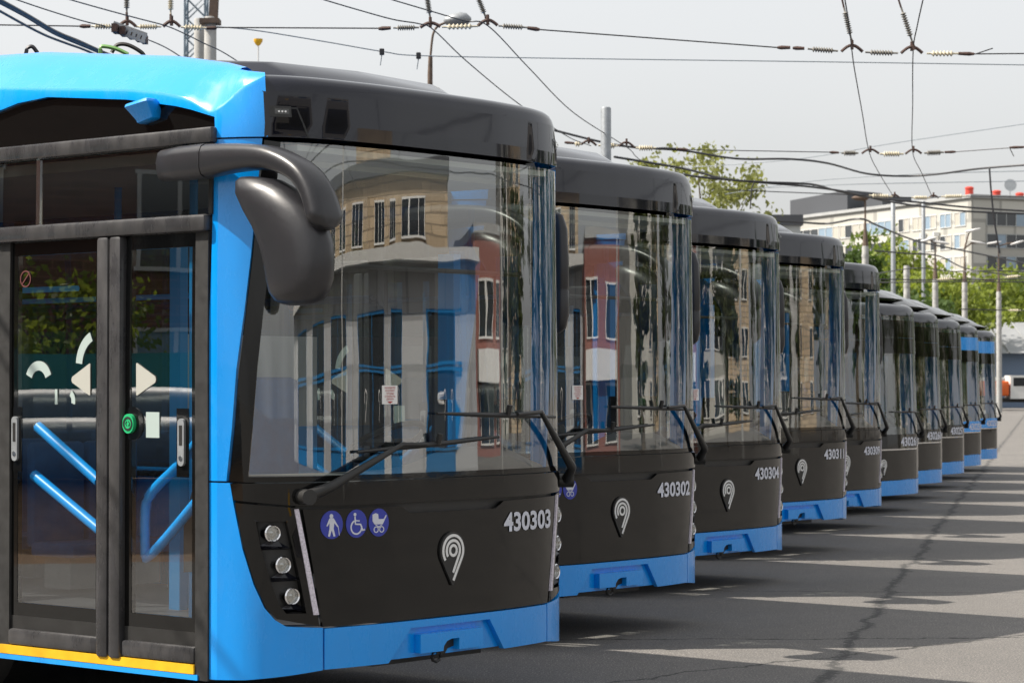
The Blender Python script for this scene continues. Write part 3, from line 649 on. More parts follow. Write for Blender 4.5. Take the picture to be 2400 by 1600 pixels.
    bm = bmesh.new(); box(bm, .05, 1.18, 2.15, 2.19, .4, 1.45); finish('cab_partition', bm, 'blue_trim', root, 0)
    bm = bmesh.new(); box(bm, .05, 1.18, 2.152, 2.188, 1.45, 2.0); finish('partition_panel', bm, 'interior_pale', root, 0)
    boxo('cab_side_post', 'rail_blue', root, .97, 1.03, .84, .96, 1.62, 2.46)
    boxo('cab_door_post', 'blue_trim', root, .0, .06, 2.10, 2.19, .4, 2.55)
    for x, y in ((-.95, .95), (-.3, 2.3), (-.42, 4.2), (.45, 5.6), (-.45, 7.5)): tubeo('grab_pole', 'blue_trim', root, [(x, y, .4), (x, y, 2.84)], .022, 8)
    for x in (-.6, .6): tubeo('ceiling_rail', 'blue_trim', root, [(x, 2.3, 2.25), (x, 11, 2.25)], .018, 6)
    # diagonal grab bars behind the door leaves
    tubeo('door_bar', 'rail_blue', root, [(-1.2, 1.9, 1.48), (-1.2, 1.4, 1.2)], .03, 8); tubeo('door_bar', 'rail_blue', root, [(-1.2, 1.93, 1.22), (-1.2, 1.36, .93)], .03, 8)
    tubeo('door_bar', 'rail_blue', root, catmull([(-1.19, .64, 1.43), (-1.18, .8, 1.3), (-1.18, 1.0, 1.16), (-1.18, 1.06, 1.06), (-1.18, 1.06, .85), (-1.18, 1.04, .82), (-1.18, .9, .92), (-1.19, .62, 1.15)], 3), .027, 8)
    for y in (3.6, 4.5, 5.9, 6.8, 9.6, 10.6):
        for x in (-.95, -.5, .5, .95): seat(root, x, y)
    # notice with red print hung inside the windshield
    nt = patch('notice', 'white_paint', root, S, f([(-.5, 1.605), (-.395, 1.605), (-.395, 1.70), (-.5, 1.70)]), off=-.002, thick=.002)
    for k, tx in enumerate(('НАЖМИТЕ', 'КНОПКУ', 'ЧТОБЫ', 'ОТКРЫТЬ', 'ДВЕРЬ')):
        w = .0105 * len(tx); c_ = S.sx(-.4475); text_on('notice_text', tx, 'red_print', nt, lambda a, b_, k=k, w=w, c_=c_: S.P(c_ - w / 2 + a, 1.683 - k * .0145 + b_, .0), w, .010)
    decal('notice_arrow', 'red_print', nt, S, [[(S.sx(-.4475) - .02, 1.619), (S.sx(-.4475), 1.608), (S.sx(-.4475) + .02, 1.619)]], off=.0, thick=.001)
    tubeo('sun_blind', 'black_matte', root, [(-.9, .3, 2.32), (.9, .3, 2.32)], .014, 6)
    return root

# ================================================================== the buses in their row
BUS_Z = .04; RZ = R(50)
def add_number(root, skin, txt, x0, x1, z0, h):
    s0, s1 = skin.sx(x0), skin.sx(x1)
    text_on('fleet_number', txt, 'white_print', root, lambda a, b_: skin.P(s0 + a, z0 + b_, .005), s1 - s0, h, bold=.03)
O1 = Vector((-.318, 12.685))
rowA = [('430303', (0, 0), 0, 'nearest bus, cut by the left edge, whole front with number 430303'), ('430302', (1.067, 4.0), 0, 'second bus of the row, black front numbered 430302'),
        ('430304', (2.154, 7.95), -.03, 'third bus of the row, black front numbered 430304'), ('430311', (3.28, 12.1), .02, 'fourth bus of the row, black front numbered 430311'),
        ('430309', (4.32, 16.35), -.06, 'fifth bus of the row, black front numbered 430309, last with a square headlight stack')]
protoA = build_bus_a(); busA = [protoA] + [copy_tree(protoA) for _ in rowA[1:]]
for o, (num, off, dz, lab) in zip(busA, rowA):
    o.location = (O1.x + off[0], O1.y + off[1], BUS_Z + dz); o.rotation_euler.z = RZ + R({'430304': .7, '430311': -.6, '430309': .5}.get(num, 0))
    tag(o, lab, 'bus', 'blue and black buses parked in a slanting row')
    for ch in o.children:
        if ch.name.startswith('wheel'): ch.location.z = -BUS_Z - dz
    add_number(o, SA, num, .425, .90, .912, .105)

# ------------------------------------------------------------------ ground
bm = bmesh.new(); box(bm, -900, 900, -300, 1500, -.5, 0); g = finish('ground', bm, 'asphalt', None, 0); tag(g, 'grey asphalt yard with tarred joints', None, None, 'structure')

# ================================================================== bus of the second kind (the five far ones)
SB = Skin([(0, 0), (.4, .012), (.8, .055), (1.0, .11), (1.13, .185), (1.22, .29), (1.275, .44)], lambda z: .035 * max(0, min(z, 3.0) - .9), lambda z: 1 - .01 * max(0, z - 2.2))
def build_bus_b():
    S = SB; root = empty('bus'); f = S.front; sx = S.sx
    patch('bumper', 'blue', root, S, f([(-.86, .20), (.86, .20), (.86, .40), (-.86, .40)]), thick=.03)
    for g in (-1, 1):
        q = lambda pts: [(g * abs(sx(x)), z) for x, z in pts]
        patch('bumper_corner', 'blue', root, S, q([(-.868, .20), (-.868, .40), (-1.16, .42), (-1.19, .36), (-1.262, .36)]) + S.side(g, [(.5, .36), (.5, .20)]), thick=.03)
        patch('corner_panel', 'black_gloss', root, S, q([(-.875, .41), (-1.15, .43), (-1.2, .62), (-1.22, .95), (-1.15, 1.0), (-1.06, .97), (-.93, .85), (-.875, .82)]), thick=.03)
        patch('corner_pillar', 'blue', root, S, q([(-1.19, .43), (-1.225, .62), (-1.222, 1.0), (-1.185, 2.2), (-1.14, 2.66)]) + S.side(g, [(.5, 2.66), (.5, .43)]), off=-.004, thick=.03)
        for z in (.56, .68, .82): headlamp(root, S, g * sx(1.175), z, .03)
        patch('windshield_border', 'black_gloss', root, S, q([(-1.219, 1.02), (-1.182, 2.2), (-1.137, 2.66), (-1.1, 2.66), (-1.14, 2.2), (-1.17, 1.02)]), off=-.004, thick=.012)
    patch('lower_panel', 'black_gloss', root, S, f([(-.868, .408), (.868, .408), (.868, .81), (-.868, .81)]), thick=.03)
    patch('trim_line', 'chrome', root, S, [f([(-.9, .815), (.9, .815), (.9, .832), (-.9, .832)]), f([(.9, .815), (1.1, .955), (1.2, 1.0), (1.2, 1.016), (1.08, .97), (.9, .832)])], off=.006, thick=.012)
    patch('number_panel', 'black_gloss', root, S, f([(-.9, .835), (.9, .835), (1.08, .975), (1.2, 1.03), (-1.2, 1.03), (-1.08, .975)]), off=.003, thick=.03)
    bm = bmesh.new(); patch_bm(bm, S, f([(-1.19, 1.03), (1.19, 1.03), (1.16, 2.2), (1.12, 2.66), (-1.12, 2.66), (-1.16, 2.2)]), off=-.006, thick=0); finish('windshield', bm, 'windshield', root, 80)
    patch('destination_band', 'black_gloss', root, S, f([(-1.16, 2.36), (1.16, 2.36), (1.13, 2.6), (-1.13, 2.6)]), off=.003, thick=.006)
    patch('destination_shade', 'black_gloss', root, S, f([(-1.165, 2.14), (1.165, 2.14), (1.16, 2.355), (-1.16, 2.355)]), off=.002, thick=.006)
    rows = [(2.66, -.004), (2.72, .0), (2.77, .02), (2.80, .05), (2.825, .11), (2.845, .25), (2.86, .5)]
    sl = [S.sy(-1, 11.9 - i * .9) for i in range(13)] + [-S.S1 + 2 * S.S1 * i / 40 for i in range(41)] + [S.sy(1, 1.1 + i * .9) for i in range(13)]
    bm = bmesh.new(); grid = [[bm.verts.new(S.P(s, z, -i)) for s in sl] for z, i in rows]
    for a, b_ in zip(grid, grid[1:]):
        for k in range(len(sl) - 1): bm.faces.new((a[k], a[k + 1], b_[k + 1], b_[k]))
    bm.faces.new(grid[-1]); finish('roof', bm, 'black_hood', root, 50)
    bm = bmesh.new(); grid = []
    for y, k, z0, z1 in ((.36, .95, 2.88, 2.92), (.6, 1.0, 2.84, 3.05), (.95, 1.06, 2.82, 3.2), (1.6, 1.08, 2.82, 3.33), (3, 1.1, 2.82, 3.38), (11.5, 1.1, 2.82, 3.38)):
        grid.append([bm.verts.new((x * k, y, z0 + (z1 - z0) * w)) for x, w in ((-1, 0), (-1.1, .3), (-1.05, .65), (-.85, .93), (-.5, 1), (.5, 1), (.85, .93), (1.05, .65), (1.1, .3), (1, 0))])
    for a, b_ in zip(grid, grid[1:]):
        for k in range(9): bm.faces.new((a[k], a[k + 1], b_[k + 1], b_[k]))
    bm.faces.new(grid[0][::-1]); bm.faces.new(grid[-1]); bmesh.ops.recalc_face_normals(bm, faces=bm.faces); finish('roof_cowl', bm, 'black_gloss', root, 40)
    for g in (-1, 1):
        sd = lambda pts: S.side(g, pts)
        patch('side_skirt', 'blue', root, S, sd([(.5, .22), (2.2, .22), (2.2, .75), (2.45, .98), (3.15, .98), (3.4, .75), (3.4, .22), (8.2, .22), (8.2, .75), (8.45, .98), (9.15, .98), (9.4, .75), (9.4, .22), (11.9, .22), (11.9, 1.0), (.5, 1.0)]), thick=.03)
        patch('window_rail', 'blue', root, S, sd([(.5, 2.5), (11.9, 2.5), (11.9, 2.68), (.5, 2.68)]), off=-.002, thick=.04)
        for y in (2.8, 8.8): wheel(root, g * 1.08, y, g)
        xs = [.5 + 1.63 * i for i in range(8)]
        for a, b_ in zip(xs, xs[1:]):
            bm = bmesh.new(); patch_bm(bm, S, sd([(a + .04, 1.0), (b_ - .04, 1.0), (b_ - .04, 2.5), (a + .04, 2.5)]), off=-.01, thick=0); finish('side_window', bm, 'side_glass', root, 0)
            patch('window_pillar', 'black_gloss', root, S, sd([(b_ - .04, 1.0), (b_ + .04, 1.0), (b_ + .04, 2.5), (b_ - .04, 2.5)]), off=-.004, thick=.05)
    boxo('rear_wall', 'blue', root, -1.26, 1.26, 11.88, 12.0, .3, 2.8, bev=.03); boxo('underframe', 'black_matte', root, -1.0, 1.0, .3, 11.6, .2, .34)
    boxo('floor', 'floor_vinyl', root, -1.2, 1.2, .5, 11.85, .36, .39); boxo('ceiling', 'interior_pale', root, -1.15, 1.15, .5, 11.85, 2.5, 2.55)
    boxo('dashboard', 'dash', root, -1.05, 1.05, .3, .75, .7, 1.12, bev=.05)
    bm = bmesh.new(); box(bm, .3, .8, 1.45, 1.95, .8, .95, bev=.04); box(bm, .32, .78, 1.88, 2.02, .9, 1.75, bev=.05); finish('driver_seat', bm, 'blue_seat', root, 30)
    for x, y in ((-.9, .95), (-.3, 2.3), (.45, 4.6)): tubeo('grab_pole', 'blue_trim', root, [(x, y, .4), (x, y, 2.5)], .022, 8)
    wiper(root, S, (1.15, 1.0), (.75, 1.33), (.15, 1.34), (1.0, 1.33)); wiper(root, S, (-.3, 1.0), (-.75, 1.3), (-1.0, 1.3), (-.2, 1.3))
    for g in (-1, 1):
        bm = bmesh.new(); mirror_head(bm, g * 1.33, [(2.3, .5, .4, .02), (2.27, .53, .37, .04), (2.1, .55, .36, .05), (1.8, .55, .36, .05), (1.73, .53, .38, .03)]); bmesh.ops.recalc_face_normals(bm, faces=bm.faces); finish('mirror_housing', bm, 'mirror_plastic', root, 60)
    emblem(root, S, -.1, .62, .085)
    return root
rowB = [('430261', (5.74, 34.1), 0, 'sixth bus of the row, black front numbered 430261, first under a sloping roof cowl'), ('430260', (6.75, 37.9), 0, 'seventh bus of the row, black front numbered 430260'),
        ('430257', (7.84, 41.9), 0, 'eighth bus of the row, black front numbered 430257'), ('430251', (8.93, 46.0), 2, 'ninth bus of the row, second from the far end, blue number panel'),
        ('430258', (10.08, 50.2), 2, 'farthest bus at the right end of the row, blue number panel')]
protoB = build_bus_b(); busB = [protoB] + [copy_tree(protoB) for _ in rowB[1:]]
def repaint(o, m): o.material_slots[0].link = 'OBJECT'; o.material_slots[0].material = MATS[m]
for o, (num, r_, liv, lab) in zip(busB, rowB):
    o.location = (r_[0] - .63, r_[1] - 1.13, BUS_Z); o.rotation_euler.z = RZ; tag(o, lab, 'bus', 'blue and black buses parked in a slanting row')
    for ch in o.children:
        k = ch.name.split('.')[0]
        if k == 'wheel': ch.location.z = -BUS_Z
        if (k == 'destination_band' and liv) or (k == 'number_panel' and liv == 2): repaint(ch, 'blue')
    add_number(o, SB, num, .38, .95, .865, .125)

# ================================================================== overhead lines
def atz(px, py, z):
    p = at(px, py, 1.0); k = (z - CAM_H) / (p.z - CAM_H); return Vector((p.x * k, k, z))
def insulator(parent, a, b, m='porcelain_grey', n=7, r=.055, name='insulator'):
    a, b = Vector(a), Vector(b); L = (b - a).length; M = Matrix.Translation(a) @ (b - a).to_track_quat('Z', 'Y').to_matrix().to_4x4()
    prof = [(r * .32, 0), (r * .32, L * .14)]
    for k in range(n):
        z = L * (.16 + .68 * k / n); h = L * .68 / n; prof += [(r * .45, z), (r, z + h * .35), (r, z + h * .5), (r * .45, z + h * .85)]
    prof += [(r * .32, L * .86), (r * .32, L)]; bm = bmesh.new(); lathe(bm, prof, 8, M); return finish(name, bm, m, parent, 40)
def arc(parent, a, b, h):
    a, b = Vector(a), Vector(b); bm = bmesh.new()
    tube(bm, [a + (b - a) * t + Vector((0, 0, h * math.sin(math.pi * t))) for t in [k / 8 for k in range(9)]], .02, 6); m = (a + b) / 2; tube(bm, [m + Vector((0, 0, h - .05)), m + Vector((0, 0, h + .06))], .02, 6)
    return finish('hanger_arch', bm, 'rust', parent, 40)
def clamp(parent, a, b, m='rust'):
    return tubeo('wire_clamp', m, parent, [a, Vector(a) * .7 + Vector(b) * .3, b], [.016, .026, .02], 6)
def wire_thing(name, label, pts, r, m='wire', cat='wire', group='overhead wires', bumps=0):
    o = tubeo(name, m, None, pts, r, 5); tag(o, label, cat, group); return o
def span(label, parts, z, wires, wr=.008):
    """a span wire with its insulators, arches and clamps; parts are (kind, x0, y0, x1, y1) in photograph pixels at height z"""
    p = lambda x, y: atz(x, y, z); r = empty('span_wire', p(parts[0][1], parts[0][2])); inv = -r.location
    class W: pass
    def child(o): o.location = inv
    for k, x0, y0, x1, y1, *ex in parts:
        d = (p(x0, y0).y + p(x1, y1).y) / 2; q = lambda x, y: at(x, y, d)
        if k == 'i': child(insulator(r, q(x0, y0), q(x1, y1), ex[0] if ex else 'porcelain_grey', ex[1] if len(ex) > 1 else 8, min(d * .00125, .05)))
        elif k == 'a': child(arc(r, q(x0, y0), q(x1, y1), ex[0] * d / F_PX))
        else: child(clamp(r, q(x0, y0), q(x1, y1), ex[0] if ex else 'rust'))
    for w in wires: child(tubeo('wire', 'wire', r, [p(*q_) for q_ in w], wr, 5))
    tag(r, label, 'span wire', 'span wires with insulators'); return r
TZ = 5.7
span('span wire with two rusty arches and dark ribbed insulators, top centre of the sky',
     [('c', 887, 68, 916, 66), ('i', 922, 66, 982, 65), ('a', 985, 65, 1032, 63, 10), ('i', 1036, 64, 1120, 62, 'porcelain', 6), ('a', 1120, 61, 1166, 60, 13), ('i', 1168, 61, 1236, 65), ('c', 1265, 70, 1236, 66)],
     TZ, [[(506, 65), (887, 67)], [(1265, 70), (1822, 112)]])
span('span wire with a ring link and pale end insulator, upper right sky',
     [('c', 1822, 112, 1852, 112), ('c', 1858, 113, 1885, 114), ('i', 1893, 115, 1964, 120), ('a', 1972, 121, 2022, 122, 15), ('i', 2028, 123, 2105, 125), ('a', 2112, 125, 2162, 125, 15), ('i', 2172, 126, 2246, 126, 'porcelain', 6), ('c', 2283, 127, 2246, 126)],
     TZ, [[(2283, 127), (3400, 118)], [(2287, 127), (2326, 114)]])
span('span wire with pale insulators and a slotted wire switch, upper left sky',
     [('c', 187, 62, 212, 62), ('i', 214, 62, 268, 63, 'porcelain', 6), ('a', 278, 63, 318, 62, 13), ('i', 318, 63, 378, 63, 'porcelain', 7), ('a', 382, 63, 422, 63, 13), ('i', 424, 64, 484, 66, 'porcelain', 6), ('c', 508, 66, 484, 66)],
     TZ, [[(-900, 45), (187, 62)]])
span('span wire with two arches above the roof of the second bus',
     [('c', 1323, 334, 1346, 336), ('i', 1346, 337, 1362, 338, 'porcelain', 2), ('a', 1362, 339, 1398, 341, 10), ('i', 1402, 341, 1448, 342, 'porcelain', 7), ('a', 1450, 343, 1487, 346, 11), ('i', 1490, 347, 1538, 347, 'porcelain', 6), ('c', 1540, 348, 1585, 349, 'wire'), ('c', 1612, 351, 1586, 349)],
     TZ, [[(1612, 351), (1944, 357)]])
span('lower right span wire, dark insulators either side of a pale one',
     [('c', 1944, 357, 1966, 358), ('i', 1972, 359, 2012, 359), ('a', 2020, 360, 2060, 360, 10), ('i', 2062, 361, 2118, 361, 'porcelain', 7), ('a', 2122, 361, 2160, 360, 10), ('i', 2166, 359, 2212, 357), ('c', 2240, 356, 2214, 357)],
     TZ, [[(2240, 356), (2364, 347)]])
span('dark clamp and wire end at the right edge of the sky', [('c', 2366, 346, 2400, 345), ('c', 2400, 345, 2440, 344)], TZ, [[(2440, 344), (3200, 338)], [(2366, 346), (2376, 366)]])
span('span wire with pale insulators in front of the pale block roof',
     [('i', 2036, 458, 2092, 461, 'porcelain', 7), ('a', 2086, 462, 2108, 463, 6), ('i', 2136, 463, 2180, 464, 'porcelain', 7), ('a', 2176, 464, 2200, 464, 6), ('i', 2206, 461, 2264, 460, 'porcelain', 8)], 5.7, [[(1700, 445), (2036, 458)], [(2092, 462), (2136, 463)], [(2180, 464), (2206, 461)], [(2264, 460), (2900, 470)]], .01)
span('rusty span wire low in front of the green trees', [('i', 2195, 655, 2240, 652, 'porcelain', 6), ('c', 2150, 655, 2165, 657), ('i', 2355, 650, 2392, 646, 'porcelain', 6), ('c', 2300, 656, 2330, 657)], 5.2, [[(2060, 654), (2150, 656), (2300, 655), (2900, 645)], [(2060, 662), (2200, 660), (2900, 661)]], .02)
span('lowest far span wire with a pale insulator between concrete poles', [('i', 2362, 727, 2392, 727, 'porcelain', 6)], 4.6, [[(2250, 724), (2362, 727)], [(2392, 727), (2800, 727)]], .02)
# hangers above the arches
for a, b, m, lab in (((1000, -12), (1008, 40), 'porcelain_grey', 'ribbed hanger insulator above the left arch, top centre'), ((1116, -16), (1138, 40), 'porcelain_grey', 'ribbed hanger insulator above the right arch, top centre'),
                     ((297, -30), (297, 30), 'porcelain_grey', 'dark ribbed hanger insulator above the wire switch'), ((400, -30), (400, 34), 'porcelain', 'cream ribbed hanger insulator, upper left'),
                     ((1978, 18), (1995, 92), 'porcelain_grey', 'ribbed hanger insulator doubled by a cable, upper right'), ((2112, 18), (2138, 98), 'porcelain_grey', 'brown ribbed hanger insulator leaning right, upper right')):
    d = 28.0; A_, B_ = at(*a, d), at(*b, d); L_ = A_ + (B_ - A_).normalized() * ((B_ - A_).length + .07)
    r = insulator(None, A_, B_, m, 10, .036, 'hanger_insulator'); tag(r, lab, 'insulator', 'hanger insulators')
    k = tubeo('link', 'rust', r, [B_, B_ + (B_ - A_).normalized() * .10], .016, 6); tubeo('top_link', 'rust', r, [A_, A_ - (B_ - A_).normalized() * .25], .012, 5)
# slotted switch on the left span
sw = empty('wire_switch', at(262, 57, 26.8)); tag(sw, 'slotted grey metal wire switch hanging at the upper left', 'wire switch')
for k in range(2):
    a_, b_ = at(264, 60 + k * 5, 26.6 - k * .15), at(342, 88 + k * 4, 26.6 - k * .15); bm = bmesh.new(); M = Matrix.Translation((a_ + b_) / 2 - sw.location) @ (b_ - a_).to_track_quat('X', 'Z').to_matrix().to_4x4(); L = (b_ - a_).length / 2
    box(bm, -L, L, -.012, .012, .02, .05, M); box(bm, -L, L, -.012, .012, -.05, -.02, M)
    for q in range(7): x = -L + (q + .5) * 2 * L / 7; box(bm, x - .02, x + .02, -.012, .012, -.02, .02, M)
    finish('switch_rail', bm, 'galvanised', sw, 0)
bm = bmesh.new(); a_, b_ = at(268, 66, 26.4) - sw.location, at(340, 92, 26.7) - sw.location
for t in (.05, .3, .55, .8, .97): c_ = a_ + (b_ - a_) * t; box(bm, c_.x - .03, c_.x + .03, c_.y - .12, c_.y + .1, c_.z - .05, c_.z + .04)
finish('switch_blocks', bm, 'rust', sw, 0)
# contact wires and cables (height fixes their distance)
def W(label, pts, z, r=.0075, m='wire', k=6, name='overhead_wire', jit=0.):
    P_ = [atz(x, y, z) for x, y in pts]; P_ = catmull(P_, k) if k > 1 else P_
    if pts[-1][0] >= 2400: P_ = P_ + [P_[-1] + Vector(((P_[-1] - P_[-2]).normalized().x * 30, (P_[-1] - P_[-2]).normalized().y * 30, .6))]
    if pts[0][0] <= 0 or pts[0][1] <= 0: P_ = [P_[0] + Vector(((P_[0] - P_[1]).normalized().x * 16, (P_[0] - P_[1]).normalized().y * 16, .3))] + P_
    wire_thing(name, label, P_, r, m, 'wire')
W('contact wire falling from the top edge to the left arch of the upper left span', [(27, -4), (110, 24), (195, 50), (262, 66), (350, 95), (412, 126), (500, 190)], TZ)
W('contact wire crossing the upper left above the wire switch', [(150, -4), (235, 20), (320, 43), (385, 60), (425, 76), (480, 103), (533, 129), (640, 200)], TZ)
W('contact wire from the top edge under the left arch, top centre', [(745, -4), (833, 22), (920, 46), (985, 57), (1018, 72), (1095, 145), (1215, 243), (1330, 320), (1385, 342)], TZ)
W('contact wire from the top edge under the right arch, top centre', [(905, -4), (1000, 24), (1090, 50), (1145, 62), (1240, 160), (1345, 265), (1470, 346), (1500, 375), (1600, 450)], TZ)
W('left one of the two contact wires running down the right sky', [(1979, -8), (1990, 60), (1997, 122), (2003, 165), (2020, 260), (2037, 356), (2060, 405), (2095, 462)], TZ)
W('right one of the two contact wires running down the right sky', [(2165, -8), (2150, 60), (2140, 122), (2139, 240), (2139, 356), (2160, 405), (2186, 464)], TZ)
W('thick black cable pair falling to the roof of the nearest bus, upper strand', [(-30, -15), (60, 34), (130, 75), (185, 98), (236, 121), (330, 160)], 5.4, .02)
W('thick black cable pair falling to the roof of the nearest bus, lower strand', [(-30, -8), (60, 39), (125, 78), (180, 102), (228, 122), (320, 165)], 5.4, .016)
W('thinner cable below the thick pair at the left edge', [(-30, 10), (60, 60), (110, 85), (160, 104), (206, 121), (300, 165)], 5.4, .014)
W('pale thin wire across the whole sky below the upper spans', [(508, 63), (600, 72), (760, 98), (900, 122), (985, 131), (1300, 137), (1900, 145), (2420, 153)], 6.0, .007, 'wire_pale')
W('thick feeder cable snaking across the right sky', [(1200, 285), (1295, 305), (1400, 331), (1480, 345), (1600, 353), (1725, 372), (1850, 373), (1940, 383), (2030, 407), (2120, 413), (2200, 408), (2300, 395), (2440, 384)], 6.2, .022)
W('feeder cable behind the leafy tree, upper of two', [(1440, 368), (1600, 395), (1700, 420), (1790, 427), (1900, 432), (1960, 447), (2040, 463), (2160, 475), (2280, 487), (2440, 497)], 6.0, .024)
W('feeder cable behind the leafy tree, lower of two', [(1560, 402), (1640, 415), (1760, 426), (1890, 437), (1990, 451), (2070, 470), (2160, 484), (2260, 495), (2440, 503)], 6.0, .024)
W('sagging cable across the pale block and the tree tops', [(1700, 512), (1860, 520), (1940, 524), (2015, 513), (2060, 530), (2150, 565), (2280, 592), (2440, 625)], 6.4, .03)
W('faint high wire rising to the right edge', [(1500, 400), (1850, 375), (2100, 335), (2440, 285)], 9, .012, 'wire_pale')
W('faint wire under the thick feeder cable', [(1700, 455), (1900, 425), (2150, 408), (2440, 400)], 9, .014, 'wire_pale')
W('faint wire just above the roof of the pale block', [(1800, 440), (2000, 432), (2200, 428), (2440, 424)], 9, .014, 'wire_pale')
W('cable drooping through the tree tops at right', [(2050, 588), (2130, 594), (2200, 600), (2260, 628), (2330, 640), (2440, 655)], 6.5, .028)
W('thin cable low in front of the trees', [(2060, 640), (2150, 628), (2230, 636), (2330, 634), (2440, 640)], 6.0, .02)
wire_thing('drop_cable', 'cable hanging straight down at the right edge of the sky', [at(2319, 396, 45), at(2322, 440, 45), at(2329, 510, 45), at(2343, 594, 45)], .018)
wire_thing('drop_cable', 'short drop wire beside the leafy tree crown', [at(1767, 428, 46), at(1762, 440, 46), at(1758, 490, 46)], .012)
for x, y in ((895, 122), (981, 131)):
    o = empty('wire_clip', at(x, y, 30)); bm = bmesh.new(); box(bm, -.03, .03, -.03, .03, -.04, .04, bev=.01); finish('clip', bm, 'wire', o, 0); tubeo('tail', 'wire_pale', o, [(0, 0, -.03), (-.02, 0, -.17)], .006, 4)
    tag(o, 'small black clip with a tail on the pale wire, %s of two' % ('left' if x < 900 else 'right'), 'wire clip', 'clips on the pale wire')
# looped leads on the roof of the nearest bus
def lead(label, pts, m, d): o = wire_thing('roof_lead', label, catmull([at(x, y, d) for x, y in pts], 5), .013, m, 'cable', 'cables looped on the bus roof')
lead('green and yellow lead looped on the nearest bus roof', [(236, 135), (236, 112), (250, 110), (275, 116), (300, 128)], 'cable_green', 14.6)
lead('brown lead arched on the nearest bus roof', [(262, 124), (275, 106), (300, 106), (330, 122), (340, 135)], 'rubber', 14.7)
lead('short dark lead stub near the left edge of the nearest bus roof', [(60, 128), (64, 114), (76, 110), (88, 124)], 'wire', 15)

# ================================================================== poles and masts
def pole(label, px, top, d, r, m='concrete', taper=1.15, cat='pole', rings=0, name='pole'):
    p = at(px, top, d); bm = bmesh.new(); lathe(bm, [(r * taper, 0), (r * (1 + (taper - 1) * .5), p.z / 2), (r, p.z), (r * .9, p.z + .02)], 14, Matrix.Translation((p.x, p.y, 0)))
    if rings:
        for k in range(rings): z = p.z - .6 - k * .75; lathe(bm, [(r * 1.12, z), (r * 1.16, z + .06), (r * 1.12, z + .12)], 12, Matrix.Translation((p.x, p.y, 0)))
    o = finish(name, bm, m, None, 45); tag(o, label, cat, 'poles in the yard'); return o, p
pole('grey round steel pole with a flat top above the second bus', 1420, 255, 38, .082, 'galvanised')
pole('left one of the paired concrete poles above the nearest bus roof', 467, 47, 40, .085)
o, p = pole('right one of the paired concrete poles with a rusty bracket', 493, 43, 39.6, .10)
bm = bmesh.new(); box(bm, p.x - .16, p.x + .16, p.y - .16, p.y + .16, p.z - .1, p.z - .02); box(bm, p.x - .02, p.x + .12, p.y - .06, p.y + .06, p.z, p.z + 3.2, Matrix.Translation((p.x, p.y, p.z)) @ Matrix.Rotation(R(2.5), 4, 'Y') @ Matrix.Translation((-p.x, -p.y, -p.z))); finish('bracket', bm, 'pole_rust', o, 0)
# lattice mast
mp = at(460, 0, 120); mast = empty('lattice_mast', (mp.x, mp.y, 0)); tag(mast, 'blue grey steel lattice mast behind the paired poles', 'mast')
bm = bmesh.new(); hw_ = .5
for sx_ in (-1, 1):
    for sy_ in (-1, 1): tube(bm, [(sx_ * hw_, sy_ * hw_, 0), (sx_ * hw_, sy_ * hw_, 30)], .06, 5)
finish('leg_frame', bm, 'pipe_blue', mast, 0); mast.children[0]['kind'] = 'stuff'
bm = bmesh.new()
for i in range(30):
    z = i
    for q in (-1, 1):
        tube(bm, [(-hw_, q * hw_, z), (hw_, q * hw_, z + 1)], .035, 4, False); tube(bm, [(hw_, q * hw_, z), (-hw_, q * hw_, z + 1)], .035, 4, False); tube(bm, [(q * hw_, -hw_, z), (q * hw_, hw_, z + 1)], .035, 4, False)
tag(finish('bracing', bm, 'pipe_blue', mast, 0), kind='stuff')
# street lamp above the nearest bus
lp = at(1007, 190, 45); L_ = empty('street_lamp', (lp.x, lp.y, 0)); tag(L_, 'street lamp with a grey teardrop head over the nearest bus', 'street lamp', 'street lamps')
q = lambda x, y: at(x, y, 45) - Vector((lp.x, lp.y, 0))
tubeo('post', 'pole_rust', L_, [(0, 0, 0), q(1008, 175), q(1009, 131)], [.06, .05, .04], 10)
tubeo('arm', 'pole_rust', L_, catmull([q(1009, 132), q(1012, 100), q(1016, 78), q(1026, 62), q(1046, 53)], 4), .022, 8)
bm = bmesh.new(); c0 = q(1072, 47); lathe(bm, [(.02, -.26), (.10, -.22), (.16, -.1), (.19, .05), (.15, .18), (.03, .26)], 14, Matrix.Translation(c0) @ Matrix.Rotation(R(86), 4, 'Y') @ Matrix.Scale(.75, 4, (1, 0, 0))); finish('lamp_head', bm, 'galvanised', L_, 60)
bm = bmesh.new(); lathe(bm, [(.03, -.14), (.10, -.1), (.12, .02), (.08, .13), (.02, .15)], 12, Matrix.Translation(c0 + Vector((.02, 0, -.07))) @ Matrix.Rotation(R(86), 4, 'Y') @ Matrix.Scale(.7, 4, (1, 0, 0))); finish('lamp_glass', bm, 'lamp_white', L_, 60)
